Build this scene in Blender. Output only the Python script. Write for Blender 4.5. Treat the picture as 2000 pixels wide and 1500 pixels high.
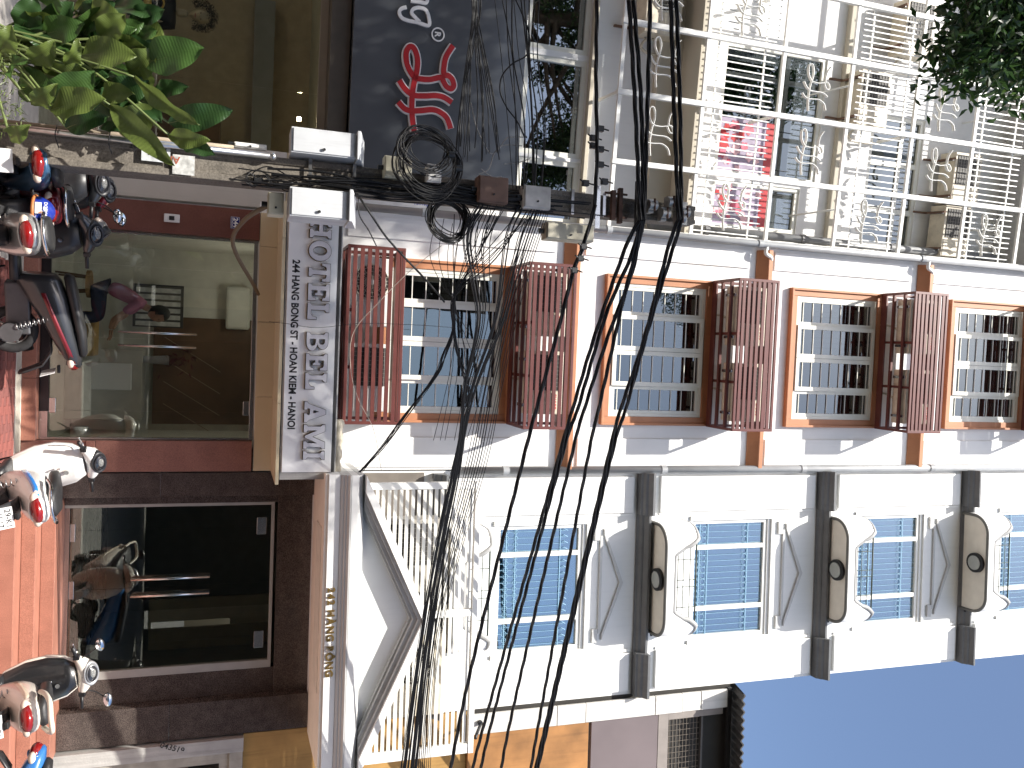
import bpy, bmesh, math, random
from math import sin, cos, tan, pi, radians, sqrt, atan2
from mathutils import Vector, Matrix
random.seed(7)
for o in list(bpy.data.objects): bpy.data.objects.remove(o)
S = bpy.context.scene
C = S.collection
# ------------------------------------------------------------------ camera
EYE = 2.3
FPX, ZU, ZV = 1650.0, 137.5, 4894.8          # focal length (2000 px wide picture) and zenith vanishing point
_up = Vector((ZU, ZV, -FPX)).normalized()
_X = Vector((ZV, -ZU, 0)).normalized()
_Y = _up.cross(_X)
W = Matrix((_X, _Y, _up))                     # upright camera axes -> world
cam = bpy.data.objects.new('camera', bpy.data.cameras.new('camera'))
C.objects.link(cam)
cr, cu, cb = W.col[0].copy(), W.col[1].copy(), W.col[2].copy()
m = Matrix((cu, -cr, cb)).transposed().to_4x4()   # the phone was held on its side: picture right = up
m.translation = Vector((0, 0, EYE))
cam.matrix_world = m
cam.data.sensor_width = 36; cam.data.lens = FPX/2000*36
cam.data.clip_start = 0.05; cam.data.clip_end = 3000
S.camera = cam
# ------------------------------------------------------------------ sky, sun, exposure
SUND = Vector((.36, .70, -1.14)).normalized()
el = math.asin(-SUND.z); 
wd = bpy.data.worlds.new('World'); S.world = wd; wd.use_nodes = True
nt = wd.node_tree; bg = nt.nodes['Background']
sk = nt.nodes.new('ShaderNodeTexSky'); sk.sky_type = 'NISHITA'; sk.sun_disc = False
sk.sun_elevation = el; sk.sun_rotation = atan2(-SUND.x, -SUND.y)
sk.air_density = 1.0; sk.dust_density = 3.0; sk.ozone_density = 2.5
nt.links.new(sk.outputs[0], bg.inputs[0]); bg.inputs[1].default_value = .084
sl = bpy.data.lights.new('sun', 'SUN'); sl.energy = 3.4; sl.angle = radians(.53); sl.color = (1, .955, .88)
so = bpy.data.objects.new('sun', sl); C.objects.link(so)
so.rotation_euler = (-SUND).to_track_quat('Z', 'Y').to_euler(); so.location = (-8, -14, 30)
S.view_settings.view_transform = 'Standard'; S.view_settings.look = 'None'
S.view_settings.exposure = 1.45; S.view_settings.gamma = 1
# ------------------------------------------------------------------ pixel ray -> real plane
def ray(v, u): return W @ Vector((u-750, v-1000, -FPX))
def at(v, u, Y):
    r = ray(v, u); r = r*(Y/r.y); r.z += EYE; return r
class Frame:                                  # a facade: x along it, -y out of it, z up
    def __init__(s, O, a):
        s.O = Vector(O); s.a = a; s.k = 1; s.P = s.O
        s.e = Vector((cos(a), sin(a), 0)); s.n = Vector((sin(a), -cos(a), 0))
    def hit(s, v, u, d=0):
        r = ray(v, u); P = s.O + s.n*d; q = P - Vector((0, 0, EYE))
        p = r*(q.dot(s.n)/r.dot(s.n)); w = p - q
        return w.x*s.e.x + w.y*s.e.y, p.z + EYE
    def w(s, x, y, z): return s.P + (s.e*x - s.n*y + Vector((0, 0, z)))*s.k
    def S(s, v, u, d=0): return s.hit(v, u, d)[0]
    def Z(s, v, u, d=0): return s.hit(v, u, d)[1]
_r = ray(1300, 917); OX = _r.x/_r.y*11.4
T = Frame((OX, 11.4, 0), radians(.45))        # number 242
H = Frame((OX, 11.4, 0), radians(2.4))        # hotel, x runs negative
L = Frame(H.w(-3.49, 0, 0), radians(7.4))     # fashion shop, x runs negative
# the shop stands back: its steel screen is flush with the hotel wall, so the shop is 6.6 % larger and farther than first measured
L.k = 1.066; L.P = Vector((L.O.x*L.k, L.O.y*L.k, EYE*(1-L.k)))
# ------------------------------------------------------------------ materials
def nd(nt, t, **k):
    n = nt.nodes.new(t)
    for a, b in k.items(): setattr(n, a, b)
    return n
def M(name, col, rough=.5, metal=0., var=.12, scale=6., bump=0., bscale=60., spec=.5, streak=0., coat=0., fine=0., fscale=120.):
    m = bpy.data.materials.new(name); m.use_nodes = True
    t = m.node_tree; p = t.nodes['Principled BSDF']
    p.inputs['Roughness'].default_value = rough; p.inputs['Metallic'].default_value = metal
    p.inputs['Specular IOR Level'].default_value = spec; p.inputs['Coat Weight'].default_value = coat
    p.inputs['Coat Roughness'].default_value = .08
    co = nd(t, 'ShaderNodeTexCoord')
    c0 = tuple(col)+(1,)
    if var > 0 or streak > 0 or fine > 0:
        n = nd(t, 'ShaderNodeTexNoise'); n.inputs['Scale'].default_value = scale; n.inputs['Detail'].default_value = 6
        t.links.new(co.outputs['Object'], n.inputs['Vector'])
        r = nd(t, 'ShaderNodeMapRange'); r.inputs[1].default_value = .3; r.inputs[2].default_value = .7
        r.inputs[3].default_value = 1-var; r.inputs[4].default_value = 1+var*.6
        t.links.new(n.outputs[0], r.inputs[0]); f = r.outputs[0]
        if streak > 0:                        # rain streaks run down the wall
            mp = nd(t, 'ShaderNodeMapping'); mp.inputs['Scale'].default_value = (9, 9, .5)
            t.links.new(co.outputs['Object'], mp.inputs[0])
            n2 = nd(t, 'ShaderNodeTexNoise'); n2.inputs['Scale'].default_value = 1.3; n2.inputs['Detail'].default_value = 8; n2.inputs['Roughness'].default_value = .7
            t.links.new(mp.outputs[0], n2.inputs['Vector'])
            r2 = nd(t, 'ShaderNodeMapRange'); r2.inputs[1].default_value = .5; r2.inputs[2].default_value = .75; r2.inputs[3].default_value = 1; r2.inputs[4].default_value = 1-streak
            t.links.new(n2.outputs[0], r2.inputs[0])
            mu = nd(t, 'ShaderNodeMath', operation='MULTIPLY'); t.links.new(f, mu.inputs[0]); t.links.new(r2.outputs[0], mu.inputs[1]); f = mu.outputs[0]
        if fine > 0:
            n3 = nd(t, 'ShaderNodeTexNoise'); n3.inputs['Scale'].default_value = fscale; n3.inputs['Detail'].default_value = 3
            t.links.new(co.outputs['Object'], n3.inputs['Vector'])
            r3 = nd(t, 'ShaderNodeMapRange'); r3.inputs[1].default_value = .35; r3.inputs[2].default_value = .65; r3.inputs[3].default_value = 1-fine; r3.inputs[4].default_value = 1+fine
            t.links.new(n3.outputs[0], r3.inputs[0])
            mu = nd(t, 'ShaderNodeMath', operation='MULTIPLY'); t.links.new(f, mu.inputs[0]); t.links.new(r3.outputs[0], mu.inputs[1]); f = mu.outputs[0]
        mx = nd(t, 'ShaderNodeMix', data_type='RGBA', blend_type='MULTIPLY'); mx.inputs[0].default_value = 1
        mx.inputs[6].default_value = c0; t.links.new(f, mx.inputs[7]); t.links.new(mx.outputs[2], p.inputs['Base Color'])
    else: p.inputs['Base Color'].default_value = c0
    if bump > 0:
        n = nd(t, 'ShaderNodeTexNoise'); n.inputs['Scale'].default_value = bscale; n.inputs['Detail'].default_value = 5
        t.links.new(co.outputs['Object'], n.inputs['Vector'])
        b = nd(t, 'ShaderNodeBump'); b.inputs['Strength'].default_value = bump; b.inputs['Distance'].default_value = .01
        t.links.new(n.outputs[0], b.inputs['Height']); t.links.new(b.outputs[0], p.inputs['Normal'])
    return m
def glass(name, tint, refl, gloss=(1, 1, 1), rough=.01, wob=.0, fres=True):
    """thin architectural glass: tinted see-through part plus a mirror part"""
    m = bpy.data.materials.new(name); m.use_nodes = True; t = m.node_tree
    for n in list(t.nodes): t.nodes.remove(n)
    o = nd(t, 'ShaderNodeOutputMaterial'); mx = nd(t, 'ShaderNodeMixShader')
    tr = nd(t, 'ShaderNodeBsdfTransparent'); tr.inputs[0].default_value = tuple(tint)+(1,)
    gl = nd(t, 'ShaderNodeBsdfGlossy'); gl.inputs[0].default_value = tuple(gloss)+(1,); gl.inputs['Roughness'].default_value = rough
    fr = nd(t, 'ShaderNodeLayerWeight'); fr.inputs[0].default_value = .25
    r = nd(t, 'ShaderNodeMapRange'); r.inputs[3].default_value = refl; r.inputs[4].default_value = min(1, refl+.5)
    t.links.new(fr.outputs['Fresnel'], r.inputs[0]); t.links.new(r.outputs[0], mx.inputs[0])
    if wob > 0:
        co = nd(t, 'ShaderNodeTexCoord'); n = nd(t, 'ShaderNodeTexNoise'); n.inputs['Scale'].default_value = 1.2
        t.links.new(co.outputs['Object'], n.inputs['Vector']); b = nd(t, 'ShaderNodeBump'); b.inputs['Strength'].default_value = wob; b.inputs['Distance'].default_value = .02
        t.links.new(n.outputs[0], b.inputs['Height']); t.links.new(b.outputs[0], gl.inputs['Normal'])
    t.links.new(tr.outputs[0], mx.inputs[1]); t.links.new(gl.outputs[0], mx.inputs[2]); t.links.new(mx.outputs[0], o.inputs[0])
    return m
def emis(name, col, st):
    m = bpy.data.materials.new(name); m.use_nodes = True; p = m.node_tree.nodes['Principled BSDF']
    p.inputs['Base Color'].default_value = tuple(col)+(1,); p.inputs['Emission Color'].default_value = tuple(col)+(1,); p.inputs['Emission Strength'].default_value = st
    return m
WHITE = M('white_wall_paint', (.76, .755, .745), .75, var=.06, scale=1.5, streak=.07, bump=.12, bscale=40)
WHITE2 = M('white_townhouse_paint', (.76, .76, .745), .7, var=.05, scale=1.2, streak=.07, bump=.1, bscale=30)
TRIMW = M('white_trim', (.78, .77, .73), .5, var=.05, scale=3)
UPVC = M('white_window_plastic', (.72, .71, .64), .35, var=.06, scale=4)
BROWN = M('brown_trim_paint', (.44, .19, .09), .55, var=.12, scale=3, streak=.12)
CAGE = M('red_brown_metal_paint', (.115, .03, .024), .42, var=.18, scale=7)
YEL = M('ochre_tile', (.60, .51, .34), .4, var=.06, scale=2)
RGRAN = M('red_granite', (.34, .15, .105), .35, var=.12, scale=4, fine=.28, fscale=160, streak=.1)
RPIER2 = M('lighter_red_granite', (.27, .13, .10), .3, var=.14, scale=4, fine=.3, fscale=170)  # lighter red granite, used on the right pier
RPIER = M('red_brown_granite', (.165, .068, .052), .3, var=.12, scale=4, fine=.3, fscale=170)
BGRAN = M('brown_granite', (.078, .063, .056), .16, var=.25, scale=9, fine=.55, fscale=95, bump=.02)
GREYT = M('grey_cornice_paint', (.13, .135, .14), .6, var=.14, scale=3, streak=.2)
LGREY = M('light_grey', (.5, .5, .49), .6, var=.08, scale=3)  # plain light grey for gables, portico mouldings and top slab
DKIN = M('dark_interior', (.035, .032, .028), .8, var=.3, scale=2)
STEEL = M('brushed_steel', (.62, .62, .61), .25, 1., var=.06, scale=20)
BLK = M('black_plastic', (.012, .012, .013), .45, var=.2, scale=10)
ACB = M('aged_cream_plastic', (.62, .56, .45), .5, var=.14, scale=5, streak=.25)
ACW = M('white_plastic', (.74, .73, .7), .4, var=.08, scale=6)
GRILL = M('dark_coil_grille', (.035, .032, .03), .6, var=.3, scale=14)
CONC = M('weathered_concrete', (.17, .15, .125), .9, var=.35, scale=3, bump=.6, bscale=35, fine=.25, fscale=70, streak=.3)
CONCL = M('pale_concrete', (.42, .41, .39), .85, var=.2, scale=3, bump=.3, bscale=40, streak=.35)
PIPE = M('grey_pvc_pipe', (.33, .34, .35), .4, var=.12, scale=4, streak=.25)
GBLUE = glass('blue_film_glass', (.36, .54, .63), .34, (.74, .90, 1), .015, .05)
GGREY = glass('grey_window_glass', (.30, .32, .33), .23, (.66, .74, .77), .012, .08)
GDOOR = glass('shop_door_glass', (.93, .95, .90), .085, (.9, .93, .9), .004)
CURT = M('pale_curtain', (.62, .64, .64), .9, var=.08, scale=2)
# ------------------------------------------------------------------ mesh builder
class MB:
    def __init__(s): s.v = []; s.f = []; s.mi = []; s.cur = 0; s.sm = []
    def _a(s, vs, fs, smooth=False):
        b = len(s.v); s.v += [tuple(p) for p in vs]
        for f in fs: s.f.append([i+b for i in f]); s.mi.append(s.cur); s.sm.append(smooth)
    def box(s, x0, x1, y0, y1, z0, z1):
        x0, x1 = min(x0, x1), max(x0, x1); y0, y1 = min(y0, y1), max(y0, y1); z0, z1 = min(z0, z1), max(z0, z1)
        s._a([(x0,y0,z0),(x1,y0,z0),(x1,y1,z0),(x0,y1,z0),(x0,y0,z1),(x1,y0,z1),(x1,y1,z1),(x0,y1,z1)],
             [(0,3,2,1),(4,5,6,7),(0,1,5,4),(1,2,6,5),(2,3,7,6),(3,0,4,7)]); return s
    def quad(s, a, b, c, d): s._a([a,b,c,d], [(0,1,2,3)]); return s
    def prism(s, poly, y0, y1):               # polygon in x-z, given thickness in y
        n = len(poly); vs = [(x, y0, z) for x, z in poly]+[(x, y1, z) for x, z in poly]
        fs = [tuple(range(n)), tuple(range(2*n-1, n-1, -1))]+[(i, i+n, (i+1) % n+n, (i+1) % n) for i in range(n)]
        s._a(vs, fs); return s
    def xprism(s, prof, x0, x1):              # profile in y-z run along x
        n = len(prof); vs = [(x0, y, z) for y, z in prof]+[(x1, y, z) for y, z in prof]
        fs = [tuple(range(n)), tuple(range(2*n-1, n-1, -1))]+[(i, i+n, (i+1) % n+n, (i+1) % n) for i in range(n)]
        s._a(vs, fs); return s
    def tube(s, pts, r, n=6, cap=True, closed=False):
        pts = [Vector(p) for p in pts]; k = len(pts); rs = r if isinstance(r, (list, tuple)) else [r]*k
        vs = []; fs = []; ref = None
        for i, p in enumerate(pts):
            if closed: d = pts[(i+1) % k]-pts[i-1]
            else: d = pts[min(i+1, k-1)]-pts[max(i-1, 0)]
            if d.length < 1e-9: d = Vector((0, 0, 1))
            d.normalize()
            if ref is None: ref = Vector((0, 0, 1)) if abs(d.z) < .9 else Vector((1, 0, 0))
            a = d.cross(ref)
            if a.length < 1e-6: a = d.orthogonal()
            a.normalize(); b = d.cross(a); ref = b*-1 if b.dot(ref) < 0 else b
            b = d.cross(a)
            for j in range(n):
                t = 2*pi*j/n; vs.append(p+(a*cos(t)+b*sin(t))*rs[i])
        for i in range(k if closed else k-1):
            i2 = (i+1) % k
            for j in range(n): fs.append((i*n+j, i*n+(j+1) % n, i2*n+(j+1) % n, i2*n+j))
        if cap and not closed: fs += [tuple(range(n-1, -1, -1)), tuple(range((k-1)*n, k*n))]
        s._a(vs, fs, True); return s
    def cyl(s, c, r, h, axis='z', n=20, r2=None):
        r2 = r if r2 is None else r2; c = Vector(c); vs = []
        for t, rr in ((0, r), (1, r2)):
            for j in range(n):
                a = 2*pi*j/n; p = (cos(a)*rr, sin(a)*rr, t*h)
                if axis == 'x': p = (p[2], p[0], p[1])
                if axis == 'y': p = (p[1], p[2], p[0])
                vs.append(c+Vector(p))
        s._a(vs, [tuple(range(n-1, -1, -1)), tuple(range(n, 2*n))]); s._a(vs, [(j, (j+1) % n, n+(j+1) % n, n+j) for j in range(n)], True); return s
    def loft(s, rings, cap=True, smooth=True):
        n = len(rings[0]); vs = [p for r in rings for p in r]; fs = []
        for i in range(len(rings)-1):
            for j in range(n): fs.append((i*n+j, i*n+(j+1) % n, (i+1)*n+(j+1) % n, (i+1)*n+j))
        if cap: fs += [tuple(range(n-1, -1, -1)), tuple(range((len(rings)-1)*n, len(rings)*n))]
        s._a(vs, fs, smooth); return s
    def sphere(s, c, r, n=14, k=9, sc=(1, 1, 1)):
        c = Vector(c); rings = []
        for i in range(1, k):
            a = pi*i/k; rings.append([c+Vector((cos(2*pi*j/n)*sin(a)*r*sc[0], sin(2*pi*j/n)*sin(a)*r*sc[1], -cos(a)*r*sc[2])) for j in range(n)])
        return s.loft(rings)
    def wall(s, x0, x1, z0, z1, y0, y1, holes):
        xs = sorted({x0, x1, *[h[0] for h in holes], *[h[1] for h in holes]}); zs = sorted({z0, z1, *[h[2] for h in holes], *[h[3] for h in holes]})
        xs = [x for x in xs if x0 <= x <= x1]; zs = [z for z in zs if z0 <= z <= z1]
        def solid(cx, cz): return x0 < cx < x1 and z0 < cz < z1 and not any(h[0] < cx < h[1] and h[2] < cz < h[3] for h in holes)
        for i in range(len(xs)-1):
            for j in range(len(zs)-1):
                a, b, c, d = xs[i], xs[i+1], zs[j], zs[j+1]; cx = (a+b)/2; cz = (c+d)/2
                if not solid(cx, cz): continue
                s._a([(a,y0,c),(b,y0,c),(b,y0,d),(a,y0,d)], [(0,1,2,3)]); s._a([(a,y1,c),(b,y1,c),(b,y1,d),(a,y1,d)], [(3,2,1,0)])
                e = 1e-4
                if not solid(a-e, cz): s._a([(a,y0,c),(a,y0,d),(a,y1,d),(a,y1,c)], [(0,1,2,3)])
                if not solid(b+e, cz): s._a([(b,y0,c),(b,y1,c),(b,y1,d),(b,y0,d)], [(0,1,2,3)])
                if not solid(cx, c-e): s._a([(a,y0,c),(a,y1,c),(b,y1,c),(b,y0,c)], [(0,1,2,3)])
                if not solid(cx, d+e): s._a([(a,y0,d),(b,y0,d),(b,y1,d),(a,y1,d)], [(0,1,2,3)])
        return s
    def xf(s, m):
        s.v = [tuple(m @ Vector(p)) for p in s.v]; return s
    def mesh(s, name, mats):
        me = bpy.data.meshes.new(name); me.from_pydata(s.v, [], s.f)
        for q in (mats if isinstance(mats, (list, tuple)) else [mats]): me.materials.append(q)
        me.polygons.foreach_set('material_index', s.mi); me.polygons.foreach_set('use_smooth', s.sm)
        me.update(); return me
def link(name, me, parent=None, loc=None, rot=None):
    o = bpy.data.objects.new(name, me); C.objects.link(o)
    if parent: o.parent = parent
    if loc is not None: o.location = loc
    if rot is not None: o.rotation_euler = rot
    return o
def part(name, mb, mat, parent, bev=0, loc=None, rot=None, label=None):
    o = link(name, mb.mesh(name, mat), parent, loc, rot)
    if bev: b = o.modifiers.new('bevel', 'BEVEL'); b.width = bev; b.segments = 2; b.limit_method = 'ANGLE'
    if label: o['label'] = label
    return o
def tag(o, label, cat, group=None, kind=None):
    if label: o['label'] = label
    if cat: o['category'] = cat
    if group: o['group'] = group
    if kind: o['kind'] = kind
    return o
def thing(name, label, cat, F=None, x=0, y=0, z=0, rotz=None, group=None):
    o = bpy.data.objects.new(name, None); C.objects.link(o); o.empty_display_size = .2
    o.location = F.w(x, y, z) if F else (x, y, z)
    if F: o.scale = (F.k,)*3
    o.rotation_euler = (0, 0, (F.a if F else 0)+(rotz or 0))
    return tag(o, label, cat, group)
def copy_tree(o, parent=None):
    c = o.copy(); C.objects.link(c)
    if parent: c.parent = parent
    for ch in list(o.children): copy_tree(ch, c)
    return c
def text_mesh(txt, size, depth=.002, off=0., align='LEFT', sx=1., space=1.):
    cu = bpy.data.curves.new('t', 'FONT'); cu.body = txt; cu.size = size; cu.extrude = depth; cu.offset = off; cu.align_x = align; cu.space_character = space
    o = bpy.data.objects.new('t', cu); C.objects.link(o)
    bpy.context.view_layer.update()
    me = bpy.data.meshes.new_from_object(o.evaluated_get(bpy.context.evaluated_depsgraph_get()))
    bpy.data.objects.remove(o)
    me.transform(Matrix.Rotation(pi/2, 4, 'X') @ Matrix.Diagonal((sx, 1, 1, 1)))      # stand it up: x right, z up, faces -y
    return me
def text(name, txt, size, mat, parent, loc, depth=.002, off=0., width=None, rot=None, space=1.):
    me = text_mesh(txt, size, depth, off, space=space)
    if width:
        xs = [v.co.x for v in me.vertices]; me.transform(Matrix.Diagonal((width/(max(xs)-min(xs)), 1, 1, 1)))
    me.materials.clear(); me.materials.append(mat)
    return link(name, me, parent, loc, rot)
def shape_mesh(polys, depth, off=0., bevel=0.):
    """filled flat outline (with holes) given as point loops in x-z, thickened in y"""
    cu = bpy.data.curves.new('s', 'CURVE'); cu.dimensions = '2D'; cu.fill_mode = 'BOTH'; cu.extrude = depth; cu.offset = off; cu.bevel_depth = bevel
    for pl in polys:
        sp = cu.splines.new('POLY'); sp.points.add(len(pl)-1); sp.use_cyclic_u = True
        for q, (x, z) in zip(sp.points, pl): q.co = (x, z, 0, 1)
    o = bpy.data.objects.new('s', cu); C.objects.link(o); bpy.context.view_layer.update()
    me = bpy.data.meshes.new_from_object(o.evaluated_get(bpy.context.evaluated_depsgraph_get())); bpy.data.objects.remove(o)
    me.transform(Matrix.Rotation(pi/2, 4, 'X')); return me
def catmull(pts, k=6, closed=False):
    pts = [Vector(p) for p in pts]; n = len(pts); out = []
    for i in range(n if closed else n-1):
        p0 = pts[i-1] if (i or closed) else pts[0]; p1 = pts[i]; p2 = pts[(i+1) % n]; p3 = pts[(i+2) % n] if (closed or i+2 < n) else pts[-1]
        for j in range(k):
            t = j/k; out.append(.5*((2*p1)+(p2-p0)*t+(2*p0-5*p1+4*p2-p3)*t*t+(3*p1-p0-3*p2+p3)*t**3))
    if not closed: out.append(pts[-1])
    return out
# ================================================================== GROUND
road = MB(); road.quad((-60, -40, -.13), (60, -40, -.13), (60, 7.2, -.13), (-60, 7.2, -.13))
o = part('street', road, M('asphalt', (.17, .165, .155), .85, var=.2, scale=3, bump=.4, bscale=90, fine=.3), None); tag(o, None, None, kind='structure')
mb = MB(); mb.box(-60, 60, 7.2, 40, -.3, -.03); mb.box(-60, 60, 7.0, 7.2, -.3, .0)
swk = part('sidewalk', mb, M('grey_pavement_mortar', (.45, .42, .38), .9, var=.2, bump=.4), None); tag(swk, None, None, kind='structure')
PAVE = [M('red_paving_brick', (.26, .085, .07), .75, var=.2, scale=12, bump=.3, fine=.2), M('dull_red_paving_brick', (.21, .075, .065), .8, var=.25, scale=12, bump=.3, fine=.2)]
bm_ = MB(); bm_.box(-.098, .098, -.048, .048, -.03, .0)
pm = [bm_.mesh('paver', q) for q in PAVE]
for j in range(11):
    for i in range(27):
        x = -1.1+i*.2+(.1 if j % 2 else 0); y = 9.95+j*.1
        if 9.9 < y < 11.05:
            o = link('paver', pm[(i*7+j*3) % 2], swk, (x, y, -.002+random.uniform(-.003, .003)), (random.uniform(-.01, .01), random.uniform(-.01, .01), random.uniform(-.02, .02)))
mb = MB(); mb.box(-60, 60, 7.2, 9.85, -.03, .0)
o = part('paving_slab', mb, M('red_pavement', (.30, .19, .165), .8, var=.25, scale=3, bump=.3), swk)

# ================================================================== HOTEL (x negative, 0 = joint with number 242)
hx = lambda v, u, d=0: H.S(v, u, d)
HL = -3.47
hotel = thing('hotel_building', 'narrow white hotel front with brown window surrounds, brown string courses and a glass street door', 'building', H)
WIN = [(4.30, 5.93), (7.62, 9.17), (10.82, 12.38), (14.03, 15.58)]      # glazed heights
WX0, WX1 = -2.76, -.80
holes = [(WX0, WX1, a, b) for a, b in WIN]
mb = MB().wall(HL, -.02, 2.64, 18.2, 0, .28, holes); mb.box(HL, -.02, .28, 9, 16.5, 18.2)
part('wall', mb, WHITE, hotel)
mb = MB(); mb.box(HL, HL+.25, .28, 9, 2.64, 16.5); mb.box(-.27, -.02, .28, 9, 2.64, 16.5); mb.box(HL, -.02, 8.75, 9, 0, 16.5)
part('side_wall', mb, CONCL, hotel)
# string courses with a sloped underside
for z in (6.83, 10.045, 13.2):
    mb = MB().xprism([(-.001, z), (-.03, z), (-.13, z+.13), (-.15, z+.135), (-.15, z+.205), (-.001, z+.215)], HL+.05, -.03)
    part('string_course', mb, BROWN, hotel, .004)
# raised plaster panels either side of the windows, a little lower than the courses
for z0, z1 in ((3.75, 6.70), (7.16, 9.92), (10.37, 13.07), (13.53, 17.5)):
    for x0, x1 in ((HL+.06, -3.13), (-.47, -.06)):
        mb = MB().box(x0, x1, -.028, -.001, z0, z1); part('plaster_panel', mb, WHITE, hotel, .006)
# windows
SBAR = {}
for wi, (z0, z1) in enumerate(WIN):
    fr = MB(); t = .125
    for a, b, c, d in ((WX0-t, WX0, z0-t, z1+t), (WX1, WX1+t, z0-t, z1+t), (WX0, WX1, z1, z1+t), (WX0, WX1, z0-t, z0)): fr.box(a, b, -.05, .06, c, d)
    w = part('window', fr, BROWN, hotel, .006)
    rim = MB(); t2 = .035
    for a, b, c, d in ((WX0-t-.0, WX0-t+t2, z0-t, z1+t), (WX1+t-t2, WX1+t, z0-t, z1+t), (WX0-t+t2, WX1+t-t2, z1+t-t2, z1+t), (WX0-t+t2, WX1+t-t2, z0-t, z0-t+t2)): rim.box(a, b, -.085, -.051, c, d)
    part('surround_rim', rim, BROWN, w, .004)
    f = MB(); g = .045
    for a, b, c, d in ((WX0, WX0+g, z0, z1), (WX1-g, WX1, z0, z1), (WX0+g, WX1-g, z1-g, z1), (WX0+g, WX1-g, z0, z0+g)): f.box(a, b, -.03, .07, c, d)
    part('frame', f, UPVC, w, .003)
    xs = [WX0+g, WX0+.455, WX0+.98, WX1-.455, WX1-g]
    for k in range(4):
        a, b = xs[k], xs[k+1]; mid = k in (1, 2); y0 = -.065 if mid else -.02; s = MB(); q = .065 if mid else .05
        if mid: a += .002; b -= .002
        zz0, zz1 = (z0+.02, z1-.03) if mid else (z0+g, z1-g)
        for e in ((a, a+q, zz0, zz1), (b-q, b, zz0, zz1), (a+q, b-q, zz1-q, zz1), (a+q, b-q, zz0, zz0+q)): s.box(e[0], e[1], y0, y0+.05, e[2], e[3])
        part('sash', s, UPVC, w, .004)
        p = MB().box(a+q, b-q, y0+.028, y0+.036, zz0+q, zz1-q); part('pane', p, GGREY, w)
        if k not in SBAR: SBAR[k] = MB().box(a+q-.003, b-q+.003, -.005, .005, -.006, .006).mesh('security_bar', UPVC)
        for j in range(8): link('security_bar', SBAR[k], w, (0, y0+.018, z0+.15+(z1-z0-.3)*j/7+random.uniform(-.004, .004)))
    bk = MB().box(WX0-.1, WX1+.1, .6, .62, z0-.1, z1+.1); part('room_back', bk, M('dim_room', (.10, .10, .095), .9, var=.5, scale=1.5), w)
    cv = MB()                                   # half drawn curtain folds
    for i in range(10):
        x = WX0+.05+i*.085; cv.box(x, x+.06, .26+.02*(i % 2), .28+.02*(i % 2), z0+.55, z1)
    part('curtain', cv, CURT, w)
# street level: granite piers, step, ochre tiles, door
mb = MB(); mb.box(HL+.12, -2.975, -.04, .3, .0, 2.64)
part('pier', mb, RPIER, hotel, .004)
for z0, z1, d in ((0, .70, .06), (.703, .80, .085), (.803, 2.62, .05)):
    part('pier_stone', MB().box(-.405, -.02, -d, .3, z0, z1), RPIER2, hotel, .004)
for x0, x1 in ((-3.0, -1.9), (-1.897, -1.15), (-1.147, -.41)):
    part('step_stone', MB().box(x0, x1, -.12, .5, -.02, .165), RGRAN, hotel, .005)
part('foot_strip', MB().box(HL+.1, -.02, -.17, -.121, -.03, .012), M('pale_mortar', (.55, .5, .42), .9, var=.2, bump=.4), hotel)
xs = [HL+.14, -2.9, -1.94, -.98, -.02]
for a, b in zip(xs, xs[1:]):
    part('tile', MB().box(a+.002, b-.002, -.03, .28, 2.645, 2.905), YEL, hotel, .003)
    part('tile', MB().box(a+.002, b-.002, -1.14, -.0305, 2.86, 2.90), YEL, hotel, .003)     # underside of the canopy
part('canopy', MB().box(HL+.16, -.08, -1.13, -.001, 2.91, 3.44), CONCL, hotel)
part('canopy_ledge', MB().box(HL+.10, -.04, -1.10, -.003, 3.46, 3.56), CONCL, hotel, .01)
dr = thing('x', None, None); bpy.data.objects.remove(dr)
door = MB()
for a, b, c, d in ((-2.97, -.41, 2.58, 2.63), (-2.97, -2.94, .17, 2.58), (-.435, -.41, .17, 2.58)): door.box(a, b, .03, .10, c, d)
door = part('entrance', door, STEEL, hotel, .003)
part('floor_rail', MB().box(-2.94, -.75, .035, .095, .17, .27), M('dark_steel_rail', (.05, .05, .055), .3, .8, var=.2), door)
part('floor_rail', MB().box(-.748, -.437, .035, .095, .17, .262), STEEL, door)
for a, b in ((-2.94, -2.555), (-2.55, -1.665), (-1.66, -.765), (-.76, -.437)):
    part('pane', MB().box(a, b, .06, .07, .275, 2.578), GDOOR, door)
for x in (-1.74, -1.575):
    part('handle', MB().tube([(x, .0, 1.02), (x, .0, 1.92)], .014, 10), STEEL, door)
    part('handle_post', MB().tube([(x, .0, 1.15), (x, .062, 1.15)], .009, 8).tube([(x, .0, 1.79), (x, .062, 1.79)], .009, 8), STEEL, door)
for x in (-1.85, -.83): part('patch_fitting', MB().box(x-.08, x+.1, .045, .085, .272, .345), STEEL, door, .004)
for x in (-.83,): part('patch_fitting', MB().box(x-.08, x+.1, .045, .085, 2.50, 2.575), STEEL, door, .004)
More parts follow.
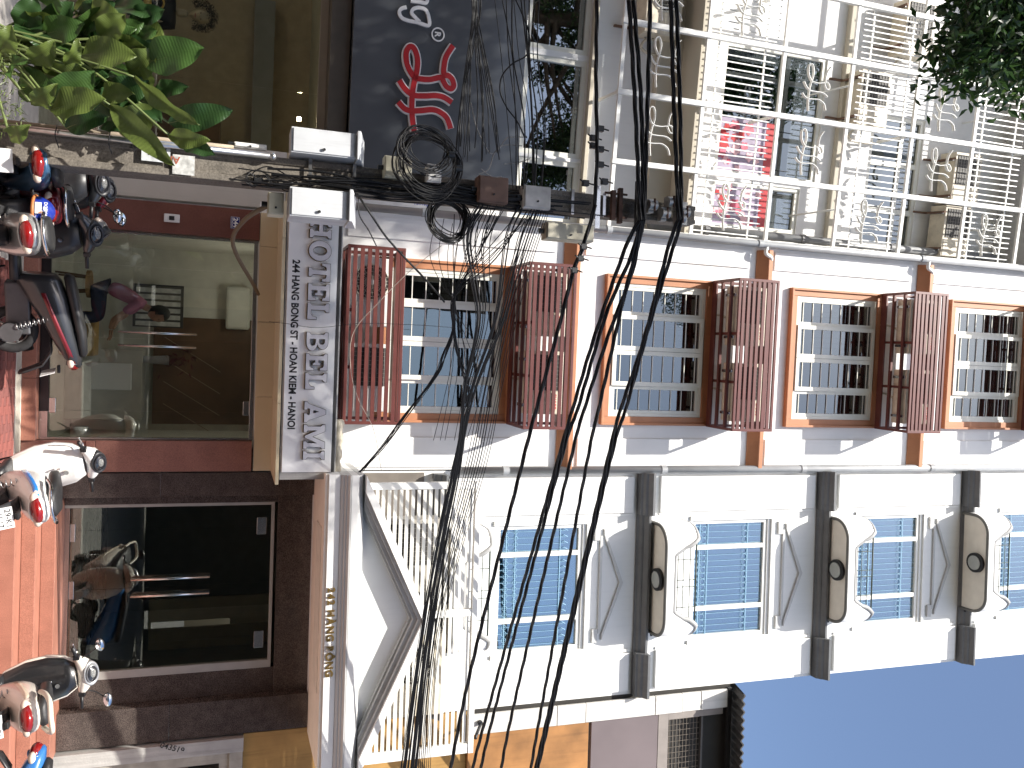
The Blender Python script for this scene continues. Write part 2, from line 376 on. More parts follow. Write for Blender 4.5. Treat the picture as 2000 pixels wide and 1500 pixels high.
# lobby behind the glass
lob = MB(); lob.box(-2.98, -.05, .5, 2.6, -.02, .16)
lob = part('lobby', lob, M('lobby_floor_tile', (.74, .73, .66), .3, var=.15, scale=2), hotel)
part('wall', MB().box(-3.1, -.25, 2.3, 2.4, .16, 2.95), M('lobby_wall', (.78, .77, .70), .7, var=.1), lob)
part('wall', MB().box(-3.1, -2.99, .3, 2.299, .16, 2.95), bpy.data.materials['lobby_wall'], lob); part('wall', MB().box(-.30, -.26, .3, 2.299, .16, 2.95), bpy.data.materials['lobby_wall'], lob)
part('ceiling', MB().box(-3.2, -.25, .3, 2.6, 2.96, 3.0), bpy.data.materials['lobby_wall'], lob)
wp = M('varnished_wood_panel', (.155, .09, .05), .35, var=.35, scale=2.5)
part('wood_panel', MB().box(-2.0, -.40, 2.22, 2.28, 1.25, 2.9), wp, lob)
for k in range(4): part('panel_groove', MB().prism([(-1.7+k*.33, 1.4), (-1.69+k*.33, 1.4), (-1.19+k*.33, 2.2), (-1.20+k*.33, 2.2)], 2.205, 2.218), M('pale_inlay', (.4, .3, .2), .5), lob)
part('counter', MB().box(-1.5, -.5, 1.7, 2.15, .16, 1.15), M('counter_front', (.52, .51, .46), .5), lob, .01)
part('notice_board', MB().box(-1.30, -.92, 1.66, 1.69, .50, 1.02), M('white_board', (.80, .82, .84), .4, var=.03), lob, .02)
rk = MB().box(-2.45, -1.83, 2.0, 2.04, .98, 1.66)
rk = part('brochure_rack', rk, M('dark_rack', (.06, .06, .06), .5), lob)
for k in range(6): part('brochure', MB().box(-2.40+k*.097, -2.335+k*.097, 1.985, 1.998, 1.02, 1.62), M('brochure_paper', (.6, .61, .6), .5, var=.4, scale=9), rk)
ia = MB().box(-2.5, -1.85, 2.08, 2.3, 2.25, 2.60)
part('ceiling_lamp', MB().cyl((-2.2, 1.1, 2.93), .22, .025, 'z', 24), emis('lit_lobby_lamp', (1, .95, .86), 3.6), lob)
part('indoor_cooler', ia, M('indoor_unit_plastic', (.66, .66, .6), .4), lob, .04)
mb = MB()
rr = random.Random(3)
for k in range(40):
    c = Vector((-1.36+rr.gauss(0, .11), 1.86+rr.gauss(0, .08), 1.62+rr.gauss(0, .11))); d = Vector((rr.gauss(0, 1), rr.gauss(0, 1), rr.gauss(0, 1))).normalized()*.05; e = d.orthogonal().normalized()*.02
    mb.quad(c-d, c+e, c+d, c-e)
o = part('red_leaf_bouquet', mb, M('dark_red_leaf', (.10, .015, .02), .6), lob); o['kind'] = 'stuff'
part('vase', MB().cyl((-1.36, 1.86, 1.15), .05, .34, r2=.07), M('grey_vase', (.3, .3, .33), .3), lob)
part('bench', MB().box(-2.0, -1.4, 1.2, 1.6, .16, .6), M('tan_upholstery', (.5, .33, .13), .8), lob, .03)

# hotel sign (own thing): board, raised slab serif letters, address line
hs = thing('hotel_sign', 'long silver sign board with raised HOTEL BEL AMI letters over the hotel door', 'sign', H)
SD = -1.16
sx0, sx1 = -3.27, -.17
SILV = M('brushed_silver_sheet', (.87, .87, .87), .4, .12, var=.08, scale=1.2)
part('board', MB().box(sx0, sx1, SD, SD+.08, 2.93, 3.50), SILV, hs, .004)
part('board_edge', MB().box(sx0, sx1, SD-.004, SD+.09, 3.502, 3.535), M('dark_seam', (.05, .05, .05), .6), hs)
def glyph(ch):
    s = .17                                      # stem width, cap height 1
    def sl(x0, x1, z): return None
    if ch == 'I': return .46, [[(.03,0),(.43,0),(.43,.12),(.33,.2),(.33,.8),(.43,.88),(.43,1),(.03,1),(.03,.88),(.13,.8),(.13,.2),(.03,.12)]]
    if ch == 'H': return 1.0, [[(.02,0),(.42,0),(.42,.12),(.33,.2),(.33,.42),(.65,.42),(.65,.2),(.56,.12),(.56,0),(.96,0),(.96,.12),(.86,.2),(.86,.8),(.96,.88),(.96,1),(.56,1),(.56,.88),(.65,.8),(.65,.6),(.33,.6),(.33,.8),(.42,.88),(.42,1),(.02,1),(.02,.88),(.12,.8),(.12,.2),(.02,.12)]]
    if ch == 'T': return .9, [[(.25,0),(.65,0),(.65,.12),(.55,.2),(.55,.83),(.66,.83),(.74,.78),(.78,.62),(.88,.62),(.88,1),(.02,1),(.02,.62),(.12,.62),(.16,.78),(.24,.83),(.35,.83),(.35,.2),(.25,.12)]]
    if ch == 'E': return .86, [[(.02,0),(.82,0),(.82,.36),(.72,.36),(.68,.22),(.58,.16),(.33,.16),(.33,.43),(.44,.43),(.49,.32),(.57,.32),(.57,.68),(.49,.68),(.44,.58),(.33,.58),(.33,.84),(.58,.84),(.68,.79),(.72,.66),(.82,.66),(.82,1),(.02,1),(.02,.88),(.12,.8),(.12,.2),(.02,.12)]]
    if ch == 'L': return .82, [[(.02,0),(.79,0),(.79,.42),(.69,.42),(.65,.24),(.54,.16),(.33,.16),(.33,.8),(.43,.88),(.43,1),(.02,1),(.02,.88),(.12,.8),(.12,.2),(.02,.12)]]
    if ch == 'A': return 1.02, [[(.0,0),(.38,0),(.38,.12),(.31,.16),(.34,.26),(.62,.26),(.65,.16),(.58,.12),(.58,0),(1.0,0),(1.0,.12),(.9,.2),(.64,.92),(.60,1),(.40,1),(.36,.92),(.1,.2),(.0,.12)], [(.40,.42),(.48,.70),(.56,.42)]]
    if ch == 'M': return 1.2, [[(.02,0),(.38,0),(.38,.12),(.29,.2),(.29,.64),(.55,.06),(.65,.06),(.91,.64),(.91,.2),(.82,.12),(.82,0),(1.18,0),(1.18,.12),(1.1,.2),(1.1,.8),(1.18,.88),(1.18,1),(.86,1),(.60,.40),(.34,1),(.02,1),(.02,.88),(.10,.8),(.10,.2),(.02,.12)]]
    if ch == 'O':
        a = [(.5+.48*cos(2*pi*i/36), .5+.52*sin(2*pi*i/36)) for i in range(36)]; b = [(.5+.22*cos(-2*pi*i/30), .5+.33*sin(-2*pi*i/30)) for i in range(30)]
        return 1.0, [a, b]
    if ch == 'B':
        def bowl(cx, cz, rx, rz): return [(cx+rx*sin(pi*i/12), cz+rz*cos(pi*i/12)) for i in range(13)]
        o = [(.02,1)]+bowl(.5, .755, .32, .245)+bowl(.5, .255, .40, .255)+[(.02,0),(.02,.12),(.12,.2),(.12,.8),(.02,.88)]
        return .95, [o, [(.33,.86)]+bowl(.46, .72, .14, .14)+[(.33,.58)], [(.33,.43)]+bowl(.48, .29, .19, .14)+[(.33,.15)]]
LFACE = M('pale_metal_letter', (.62, .62, .66), .35, .1, var=.05, scale=3)
LSIDE = M('dark_letter_return', (.03, .027, .022), .4, .4, var=.2)
LGOLD = M('tarnished_gold_return', (.42, .30, .13), .35, .8, var=.3, scale=20)
ch = .245; zb = 3.165
widths = [(c, glyph(c)[0] if c != ' ' else .42) for c in 'HOTEL BEL AMI']
tot = sum(w+.08 for c, w in widths); span = 2.86; kx = span/(tot*ch); x = -3.16
cache = {}
for c, w in widths:
    if c != ' ':
        if c not in cache:
            g = glyph(c)[1]; pl = [[(a*ch*kx, b*ch) for a, b in q] for q in g]
            f = shape_mesh(pl, .022); f.materials.append(LFACE)
            e = shape_mesh(pl, .020, .0045); e.materials.append(LSIDE)
            gd = shape_mesh(pl, .012, .0047); gd.materials.append(LGOLD)
            cache[c] = (f, e, gd)
        f, e, gd = cache[c]
        lt = link('letter', e, hs, (x, SD-.028, zb))
        link('letter_face', f, lt, (0, -.0015, 0)); link('letter_return', gd, lt, (.0015, .012, -.005))
    x += (w+.08)*ch*kx
text('address_lettering', '244 HANG BONG ST - HOAN KIEM - HANOI', .115, M('black_vinyl', (.012, .012, .014), .5, var=0), hs, (-2.66, SD-.003, 2.985), .001, .0035, width=1.98)
# house number plate
hp = thing('number_plate', 'small blue enamel plate with white 244 on the brown granite pier', 'house number', H, -3.17, -.045, 2.34)
part('plate', MB().box(-.075, .075, -.008, 0, -.055, .055), M('blue_enamel', (.012, .02, .16), .25, var=.05), hp, .003)
wn = M('white_enamel', (.75, .75, .75), .4, var=0)
text('number', '244', .075, wn, hp, (-.062, -.010, -.018), .001, .003, width=.124); text('street_name', 'PHỐ HÀNG BÔNG', .02, wn, hp, (-.062, -.010, -.042), .0008, .0005, width=.124)
part('rim', MB().box(-.072, .072, -.0095, -.0082, .049, .052).box(-.072, .072, -.0095, -.0082, -.052, -.049).box(-.072, -.069, -.0095, -.0082, -.049, .049).box(.069, .072, -.0095, -.0082, -.049, .049), wn, hp)

# ------------------------------------------------------------------ air conditioners and their cages
REDT = M('red_lettering', (.6, .03, .03), .5, var=0); BLUT = M('blue_lettering', (.03, .06, .4), .5, var=0); BKT = M('black_lettering', (.02, .02, .02), .5, var=0)
def ac_unit(F, x, y, z, label, group, body=ACB, brand=None, bm=REDT, w=.80, h=.55, d=.28, fan='dark', rotz=0, side=False):
    t = thing('air_conditioner', label, 'air conditioner', F, x, y, z, rotz, group)
    part('casing', MB().box(0, w, -d, 0, 0, h), body, t, .012)
    fw = w*.62
    gr = MB()
    if fan == 'dark':
        gr.box(.05, fw, -d-.006, -d-.001, .05, h-.05); part('coil_grille', gr, GRILL, t)
        b = MB()
        for i in range(9): b.box(.05, fw, -d-.012, -d-.0065, .06+i*(h-.13)/8, .066+i*(h-.13)/8)
        for i in range(10): xx = .05+(fw-.05)*i/9; b.box(xx-.002, xx+.002, -d-.014, -d-.0125, .05, h-.05)
        part('grille_wires', b, M('grey_wire', (.25, .24, .22), .6), t)
    else:
        c = (.04+fw/2, -d-.002, h/2); r = min(fw, h)*.42
        rg = [(c[0]+r*cos(a), c[1], c[2]+r*sin(a)) for a in [2*pi*i/32 for i in range(32)]]
        part('fan_opening', MB().cyl((c[0], -d-.004, c[2]), r*.97, .003, 'y', 32), GRILL, t)
        b = MB().tube(rg, .012, 6, closed=True)
        for q in (.35, .6, .82): b.tube([(c[0]+r*q*cos(a), c[1]-.006, c[2]+r*q*sin(a)) for a in [2*pi*i/24 for i in range(24)]], .0035, 4, closed=True)
        for k in range(28): a = 2*pi*k/28; b.tube([(c[0]+r*.15*cos(a), c[1]-.008, c[2]+r*.15*sin(a)), (c[0]+r*cos(a+.35), c[1]-.006, c[2]+r*sin(a+.35))], .0025, 4, cap=False)
        part('fan_guard', b, M('guard_wire', (.6, .58, .5), .5), t)
        part('hub', MB().cyl((c[0], -d-.016, c[2]), r*.16, .012, 'y', 16), body, t)
    part('service_panel', MB().box(fw+.03, w-.01, -d-.006, -d-.001, .03, h-.03), body, t, .002)
    part('foot', MB().box(.1, .14, -d+.02, -.02, -.03, -.001), STEEL, t); part('foot', MB().box(w-.14, w-.10, -d+.02, -.02, -.03, -.001), STEEL, t)
    if brand: text('brand_lettering', brand, .045, bm, t, (fw+.05, -d-.008, h-.12), .001, .001, width=(w-fw)*.62)
    hv = MB()
    for i in range(3): hv.box(w+.0005, w+.004, -d*.35, -d*.25, .12+i*.06, .14+i*.06)
    part('service_valve', hv, BLK, t)
    return t
def make_cage(F, x0, y, z, label, h=.68, d=.72, w=2.22, front_only=False):
    t = thing('air_conditioner_cage', label, 'metal cage', F, x0, y, z, 0, 'slatted metal cages over the air conditioners')
    s = .04; f = MB()
    for xx in (0, w-s): f.box(xx, xx+s, -d, -d+.03, 0, h)
    f.box(s, w-s, -d, -d+.03, 0, s); f.box(s, w-s, -d, -d+.03, h-s, h)
    for xx in (0, w-s):
        f.box(xx, xx+s, -d+.03, 0, 0, .03); f.box(xx, xx+s, -d+.03, 0, h-.03, h)
        f.box(xx, xx+s, -.03, 0, .03, h-.03)
    f.box(s, w-s, -.03, 0, 0, .03)
    part('cage_frame', f, CAGE, t, .003)
    n = 7; sm = MB().box(0, w-2*s, -.012, .012, -.0245, .0245).mesh('slat', CAGE)
    for i in range(n): link('slat', sm, t, (s, -d+.014+random.uniform(-.003, .003), s+(h-2*s)*(i+.62)/(n+.25)), (0, random.uniform(-.003, .003), 0))
    for yy in (-d*.68, -d*.36): part('floor_bar', MB().box(s, w-s, yy-.022, yy+.022, .0, .04), CAGE, t)
    for k in (.36, .68): part('cross_bar', MB().box(w*k-.02, w*k+.02, -d+.031, -.031, .041, .075), CAGE, t)
    part('roof_sheet', MB().box(s, w-s, -d+.18, -.031, h-.026, h-.006), CAGE, t)
    part('back_rail', MB().box(s, w-s, -.11, -.031, .002, .028), CAGE, t)
    return t
for i, (z, hh, lab) in enumerate(((3.66, .72, 'slatted red-brown cage just above the silver hotel sign'), (6.03, .68, 'slatted red-brown cage above the lowest hotel window, behind the wires'), (9.24, .68, 'slatted red-brown cage above the second hotel window up'), (12.42, .66, 'slatted red-brown cage above the third hotel window up'), (15.62, .68, 'slatted red-brown cage at the very top of the hotel front'))):
    make_cage(H, -2.93 if i == 0 else -2.89, -.09, z, lab, hh)
ACS = [(0, -2.80, 3.72, 'fan', None, REDT, 'round-fan air conditioner on the left in the cage above the hotel sign'), (0, -1.72, 3.72, 'dark', 'Panasonic', BLUT, 'air conditioner with blue lettering on the right in the cage above the hotel sign'),
       (1, -2.78, 6.11, 'dark', 'SHARP', REDT, 'left air conditioner with red lettering in the cage above the lowest hotel window'), (1, -1.72, 6.11, 'dark', 'SHARP', REDT, 'right air conditioner with red lettering in the cage above the lowest hotel window'),
       (2, -2.78, 9.32, 'dark', 'SHARP', REDT, 'left air conditioner with red lettering in the cage above the second hotel window'), (2, -1.66, 9.32, 'dark', 'SHARP', REDT, 'right air conditioner with red lettering in the cage above the second hotel window'),
       (3, -2.78, 12.5, 'dark', 'SHARP', REDT, 'left air conditioner in the cage above the third hotel window'), (3, -1.66, 12.5, 'dark', 'SHARP', REDT, 'right air conditioner in the cage above the third hotel window')]
for k, x, z, fn, br, bm, lab in ACS:
    t = ac_unit(H, x, -.36, z, lab, 'air conditioners on the hotel front', ACB if k else ACW, br, bm, fan=fn, w=.86, h=.53)
    # lagged pipe from the unit to the wall
    part('lagged_pipe', MB().tube(catmull([(.55, 0, .25), (.5, .12, .2), (.42, .22, .1), (.40, .30, -.02), (.42, .40, -.06)], 5), .018, 8), M('cream_lagging', (.6, .57, .48), .8, var=.2), t)
# ================================================================== NUMBER 242 (x positive)
twn = thing('townhouse', 'white townhouse with grey cornices, rounded balconies and blue tinted windows', 'building', T)
TR = 3.37
TW = [(5.98, 7.31), (9.14, 10.50), (12.24, 13.56), (15.35, 16.7)]; TX0, TX1 = .79, 2.63
holes = [(TX0, TX1, a, b) for a, b in TW]
part('wall', MB().wall(.0, TR, 3.42, 18.6, 0, .25, holes), WHITE2, twn)
part('side_wall', MB().box(TR-.25, TR, .25, 9, 0, 18.6).box(0, .25, .25, 9, 0, 18.6).box(.25, TR-.25, 8.8, 9, 0, 18.6).box(.25, TR-.25, .25, 8.8, 18.3, 18.6), WHITE2, twn)
for x0, x1 in ((.10, .64), (2.74, 3.31)):
    for z0, z1 in ((5.0, 8.1), (8.55, 11.35), (11.82, 14.36), (14.8, 18.5)):
        part('pilaster', MB().box(x0, x1, -.05, -.001, z0, z1), WHITE2, twn, .006)
        part('pilaster_edge', MB().box(x0-.05 if x0 > 1 else x1+.012, x0-.012 if x0 > 1 else x1+.05, -.022, -.001, z0, z1), WHITE2, twn, .004)
def cornice(z, h):
    c = twn
    prof = lambda d: [(-.001, z), (-.04-d, z), (-.05-d, z+h*.16), (-.09-d, z+h*.30), (-.10-d, z+h*.42), (-.10-d, z+h*.5), (-.155-d, z+h*.70), (-.17-d, z+h*.78), (-.17-d, z+h), (-.001, z+h)]
    part('cornice', MB().xprism(prof(0), .66, 2.72), GREYT, c)
    for x0, x1 in ((.03, .66), (2.72, 3.37)):
        part('cornice_capital', MB().xprism([(y-.002, zz) for y, zz in prof(.10)], x0, x1), GREYT, c)
for z, h in ((5.02, .17), (8.17, .17), (11.41, .16), (14.43, .15)): cornice(z, h)
# windows
def circle_row(mb, xs, z, r, y):
    for x in xs: mb.tube([(x+r*cos(a), y, z+r*sin(a)) for a in [2*pi*i/14 for i in range(14)]], .003, 4, closed=True)
GRW = M('light_blue_window_grille', (.26, .44, .58), .5, var=.05)
for wi, (z0, z1) in enumerate(TW):
    f = MB(); g = .06
    for a, b, c, d in ((TX0, TX0+g, z0, z1), (TX1-g, TX1, z0, z1), (TX0+g, TX1-g, z1-g, z1), (TX0+g, TX1-g, z0, z0+g)): f.box(a, b, .02, .10, c, d)
    for x in (1.215, 2.165): f.box(x-.035, x+.035, .02, .10, z0+g, z1-g)
    w = part('window', f, UPVC if wi > 3 else TRIMW, twn, .004)
    for a, b in ((TX0+g, 1.18), (1.25, 2.13), (2.20, TX1-g)):
        part('pane', MB().box(a, b, .062, .070, z0+g, z1-g), GBLUE, w)
    gr = MB(); zz0, zz1 = z0+g, z1-g; hz = zz1-zz0
    zb_ = [zz0+.10, zz0+.24, zz1-.28]
    for z in zb_: gr.box(TX0+g, TX1-g, .040, .046, z-.005, z+.005)
    n = 18; xs = [TX0+.1+(TX1-TX0-.2)*i/n for i in range(n+1)]
    if wi % 2 == 1 or wi == 2:
        for x in xs: gr.box(x-.0022, x+.0022, .0465, .052, zz0, zz1)
        circle_row(gr, [(a+b)/2 for a, b in zip(xs, xs[1:])], zz0+.17, .044, .043)
        circle_row(gr, [(a+b)/2 for a, b in zip(xs, xs[1:])], zz0+.05, .042, .043)
        circle_row(gr, [(a+b)/2 for a, b in zip(xs, xs[1:])], zz1-.33, .042, .043)
    else:
        for x in xs: gr.box(x-.0022, x+.0022, .0465, .052, zz0, zz1-.2); gr.tube([(x, .045, zz1-.28), (x-.03, .045, zz1-.22), (x, .045, zz1-.16)], .004, 4)
        circle_row(gr, xs, zz0+.10, .035, .043); circle_row(gr, xs, zz0+.24, .03, .043)
    part('window_grille', gr, GRW, w)
    part('curtain', MB().box(TX0-.05, TX1+.05, .20, .21, z0-.05, z1+.05), CURT, w)
    # architrave, lintel and outlined gable over the window
    a = MB()
    for e in ((TX0-.07, TX0, z0-.05, z1+.05), (TX1, TX1+.07, z0-.05, z1+.05), (TX0-.07, TX1+.07, z1+.051, z1+.10)): a.box(e[0], e[1], -.03, -.001, e[2], e[3])
    part('architrave', a, WHITE2, w, .004)
    zb = z1+.30; zt = zb+.36; xm = 1.68; x0, x1 = .87, 2.52; t = .055
    gb = MB(); gp = [(x0, zb+.06), (xm, zt), (x1, zb+.06)]
    gb.prism([(x0, zb+.03), (x0+.09, zb+.03), (xm, zt-.06), (x1-.09, zb+.03), (x1, zb+.03), (xm, zt)], -.035, -.001)
    gb.box(x0+.10, x1-.10, -.03, -.001, zb-.03, zb+.01)
    gb.box(x0-.03, x0+.17, -.035, -.001, zb-.12, zb-.035); gb.box(x1-.17, x1+.03, -.035, -.001, zb-.12, zb-.035)
    part('gable_moulding', gb, LGREY, twn, .003)
# rounded balconies
COPE = M('grey_coping_paint', (.30, .30, .295), .6, var=.1, scale=4)
for bi, z in enumerate((5.22, 8.40, 11.60, 14.46)):
    cx = 1.60; hw = .84; d = .57; R = .31
    def outline(off=0, n=10):
        w2 = hw-off; dd = d-off; r = R-off; P = []
        P.append((cx-w2, -.001))
        for i in range(n+1):
            a = pi+pi/2*i/n; P.append((cx-w2+r+r*cos(a), -dd+r+r*sin(a)))
        for i in range(n+1):
            a = 1.5*pi+pi/2*i/n; P.append((cx+w2-r+r*cos(a), -dd+r+r*sin(a)))
        P.append((cx+w2, -.001)); return P
    base = outline(); th = .07; inn = outline(th)
    zt_hi = z+.52; zt_lo = z+.14
    def top(x):
        a = abs(x-cx)
        return zt_lo if a < .42 else (zt_hi if a > .66 else zt_lo+(zt_hi-zt_lo)*(a-.42)/.24)
    # densify along the front so that the parapet line can drop
    def dens(P):
        out = []
        for a, b in zip(P, P[1:]):
            n = max(1, int(abs(b[0]-a[0])/.03)); out += [(a[0]+(b[0]-a[0])*i/n, a[1]+(b[1]-a[1])*i/n) for i in range(n)]
        return out+[P[-1]]
    Po = dens(base); n = len(Po); Pi = []
    for (x, y) in Po:
        # inner offset towards the centre
        v = Vector((cx-x, -.1-y)); v = Vector((cx-x if abs(x-cx) > hw-R else 0, (-d+R)-y if y < -d+R else 0))
        v = v.normalized() if v.length > 0 else Vector((1 if x < cx else -1, 0)); Pi.append((x+v.x*th, y+v.y*th))
    bl = MB(); vs = []
    for (x, y), (xi, yi) in zip(Po, Pi): tz = top(x); vs += [(x, y, z), (x, y, tz), (xi, yi, tz), (xi, yi, z)]
    fs = []
    for i in range(n-1):
        a, b = i*4, (i+1)*4
        fs += [(a, b, b+1, a+1), (a+1, b+1, b+2, a+2), (a+2, b+2, b+3, a+3)]
    bl._a(vs, fs, True)
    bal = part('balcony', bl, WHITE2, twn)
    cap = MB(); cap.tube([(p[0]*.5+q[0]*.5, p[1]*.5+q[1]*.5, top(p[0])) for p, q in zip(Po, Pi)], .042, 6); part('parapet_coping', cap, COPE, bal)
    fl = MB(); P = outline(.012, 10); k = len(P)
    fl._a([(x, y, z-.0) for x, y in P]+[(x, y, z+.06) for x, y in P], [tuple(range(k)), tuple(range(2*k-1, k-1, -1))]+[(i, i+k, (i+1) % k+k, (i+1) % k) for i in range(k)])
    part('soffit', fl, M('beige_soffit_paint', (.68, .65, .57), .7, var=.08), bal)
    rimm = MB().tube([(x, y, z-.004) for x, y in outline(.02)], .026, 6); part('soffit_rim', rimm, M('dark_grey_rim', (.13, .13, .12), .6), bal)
    lm = part('ceiling_lamp', MB().cyl((cx-.02, -.34, z-.05), .165, .048, 'z', 28), BLK, bal)
    part('lamp_lens', MB().cyl((cx-.02, -.34, z-.065), .12, .014, 'z', 24, ), M('frosted_lamp_glass', (.36, .38, .36), .25, var=.1), lm)
    part('drain_hole', MB().cyl((cx+hw-.02, -.12, z+.02), .02, .06, 'x', 10), BLK, bal)
    RB = M('dark_green_railing', (.03, .05, .04), .5)
    rb = MB()
    for zz in (.2, .29, .40, .50): rb.tube([(cx-.42-max(0, (zz-.13))*.5, -d+.04, z+zz), (cx+.42+max(0, (zz-.13))*.5, -d+.04, z+zz)], .006 if zz < .5 else .012, 6)
    for xx in (-.34, -.04, .06, .36): rb.tube([(cx+xx, -d+.04, z+.13), (cx+xx, -d+.04, z+.5)], .006, 6)
    part('railing', rb, RB, bal)
    part('corbel', MB().xprism([(-.001, z-.14), (-.12, z-.13), (-.3, z-.08), (-.3, z-.07), (-.001, z-.07)], cx-.5, cx+.5), GREYT, bal) if 0 else None
# ground floor: steps, granite portal, glass door
for i, (d, z) in enumerate(((.95, .15), (.66, .30), (.38, .45))):
    part('step', MB().box(.02, TR+.02, -d, .34, z-.15+.002, z), RGRAN, twn, .006)
part('pier', MB().box(0, .30, -.03, .30, .452, 1.55), BGRAN, twn, .004); part('pier', MB().box(0, .30, -.03, .30, 1.553, 3.10), BGRAN, twn, .004)
part('pier', MB().box(2.92, TR, -.03, .30, .452, 1.72), BGRAN, twn, .004); part('pier', MB().box(2.92, TR, -.03, .30, 1.725, 3.16), BGRAN, twn, .004)
part('lintel', MB().box(.30, 2.92, .12, .32, 2.98, 3.42), BGRAN, twn, .004)
part('pier', MB().box(.0, .30, -.03, .3, 3.103, 3.42), BGRAN, twn, .004); part('pier', MB().box(2.92, TR, -.03, .3, 3.163, 3.42), BGRAN, twn, .004)
part('jamb', MB().box(.30, .41, .14, .32, .452, 2.98), BGRAN, twn, .004); part('jamb', MB().box(2.60, 2.92, .16, .32, .452, 2.98), BGRAN, twn, .004)
fr = MB()
for a, b, c, d in ((.41, .45, .45, 2.94), (2.50, 2.60, .45, 2.94), (.45, 2.50, 2.90, 2.94)): fr.box(a, b, .16, .24, c, d)
dr = part('entrance', fr, M('anodised_frame', (.42, .41, .38), .35, .3, var=.1), twn, .003)
part('floor_rail', MB().box(.45, 2.50, .17, .23, .452, .51), STEEL, dr)
for a, b in ((.45, .735), (.74, 1.475), (1.48, 2.18), (2.185, 2.50)):
    part('pane', MB().box(a, b, .195, .205, .512, 2.898), GDOOR, dr)
for x in (1.36, 1.57):
    part('handle', MB().tube([(x, .12, 1.22), (x, .12, 2.15)], .016, 10), STEEL, dr)
    part('handle_post', MB().tube([(x, .12, 1.36), (x, .19, 1.36)], .01, 8).tube([(x, .12, 2.0), (x, .19, 2.0)], .01, 8), STEEL, dr)
for x in (.75, 1.46): part('patch_fitting', MB().box(x-.1, x+.12, .18, .22, .515, .57), STEEL, dr, .003)
for x in (.62, 2.12): part('patch_fitting', MB().box(x, x+.22, .18, .22, 2.72, 2.84), STEEL, dr, .003)
hal = MB().box(.25, 2.9, .33, 4.5, .40, .45)
hal = part('hallway', hal, M('hall_floor', (.2, .2, .18), .25, var=.2), twn)
part('wall', MB().box(.26, 2.9, 4.3, 4.4, .45, 3.1).box(.26, .32, .33, 4.3, .45, 3.1).box(2.86, 2.92, .33, 4.3, .45, 3.1).box(.26, 2.92, .33, 4.4, 3.1, 3.15), M('hall_wall', (.13, .13, .11), .7), hal)
part('side_partition', MB().box(2.1, 2.85, 2.0, 2.06, 1.3, 3.0), M('olive_partition', (.12, .11, .06), .6), hal)
# portico
MGREY = M('mid_grey_moulding', (.44, .44, .44), .6, var=.1, scale=3, streak=.2)  # plain mid grey for the raking mouldings
P0, P1 = -.12, 3.44
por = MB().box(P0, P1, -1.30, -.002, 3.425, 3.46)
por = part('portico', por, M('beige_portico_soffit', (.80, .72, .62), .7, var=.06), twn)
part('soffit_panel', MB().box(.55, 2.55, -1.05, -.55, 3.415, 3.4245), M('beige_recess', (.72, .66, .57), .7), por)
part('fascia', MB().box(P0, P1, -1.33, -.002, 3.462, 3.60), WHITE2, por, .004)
part('moulding', MB().xprism([(-.002, 3.602), (-1.34, 3.602), (-1.36, 3.63), (-1.36, 3.645), (-1.39, 3.66), (-1.39, 3.675), (-1.43, 3.70), (-1.43, 3.715), (-.002, 3.715)], P0, P1), LGREY, por)
part('fascia', MB().box(P0, P1, -1.43, -.002, 3.717, 3.80), WHITE2, por, .004)
part('moulding', MB().xprism([(-.002, 3.802), (-1.42, 3.802), (-1.38, 3.83), (-1.34, 3.86), (-1.30, 3.88), (-.002, 3.88)], P0, P1), LGREY, por)
xm = (P0+P1)/2-.02; zt = 4.70
part("tympanum", MB().prism([(P0+.06, 3.882), (P1-.06, 3.882), (xm, zt-.10)], -1.235, -1.222), WHITE2, por)
def rake(w0, w1, y0, y1, mat, nm):
    # band parallel to the gable slopes, between distances w0 and w1 below the upper line
    sl = (zt-3.882)/((P1-P0)/2); k = sqrt(1+sl*sl)
    for sgn in (-1, 1):
        xe = P0 if sgn < 0 else P1; dx = lambda w: w*k/sl
        q = [(xe-sgn*dx(w0), 3.882), (xm, zt-w0*k), (xm, zt-w1*k), (xe-sgn*dx(w1), 3.882)]
        if sgn > 0: q = q[::-1]
        part(nm, MB().prism(q, y0, y1), mat, por)
rake(.0, .085, -1.47, -1.222, WHITE2, 'raking_fascia')
rake(.0851, .125, -1.42, -1.222, MGREY, 'raking_moulding'); rake(.1251, .175, -1.36, -1.222, MGREY, 'raking_moulding'); rake(.1751, .20, -1.30, -1.222, MGREY, 'raking_moulding')
# number lettering
GOLD = M('gold_letter', (.42, .27, .09), .3, .85, var=.2, scale=30)
al = thing('address_letters', 'small gold 242 HÀNG BÔNG letters on the white portico fascia', 'sign', T, 1.21, -1.331, 3.485)
x = 0
for w_, word in ((0, '242'), (.0, 'HÀNG'), (0, 'BÔNG')):
    for c in word:
        me = text_mesh(c, .118, .006, .004); me.materials.append(GOLD); xs = [v.co.x for v in me.vertices]
        link('letter', me, al, (x-min(xs), -.012, 0)); x += (max(xs)-min(xs))*1.0+.013
    x += .045
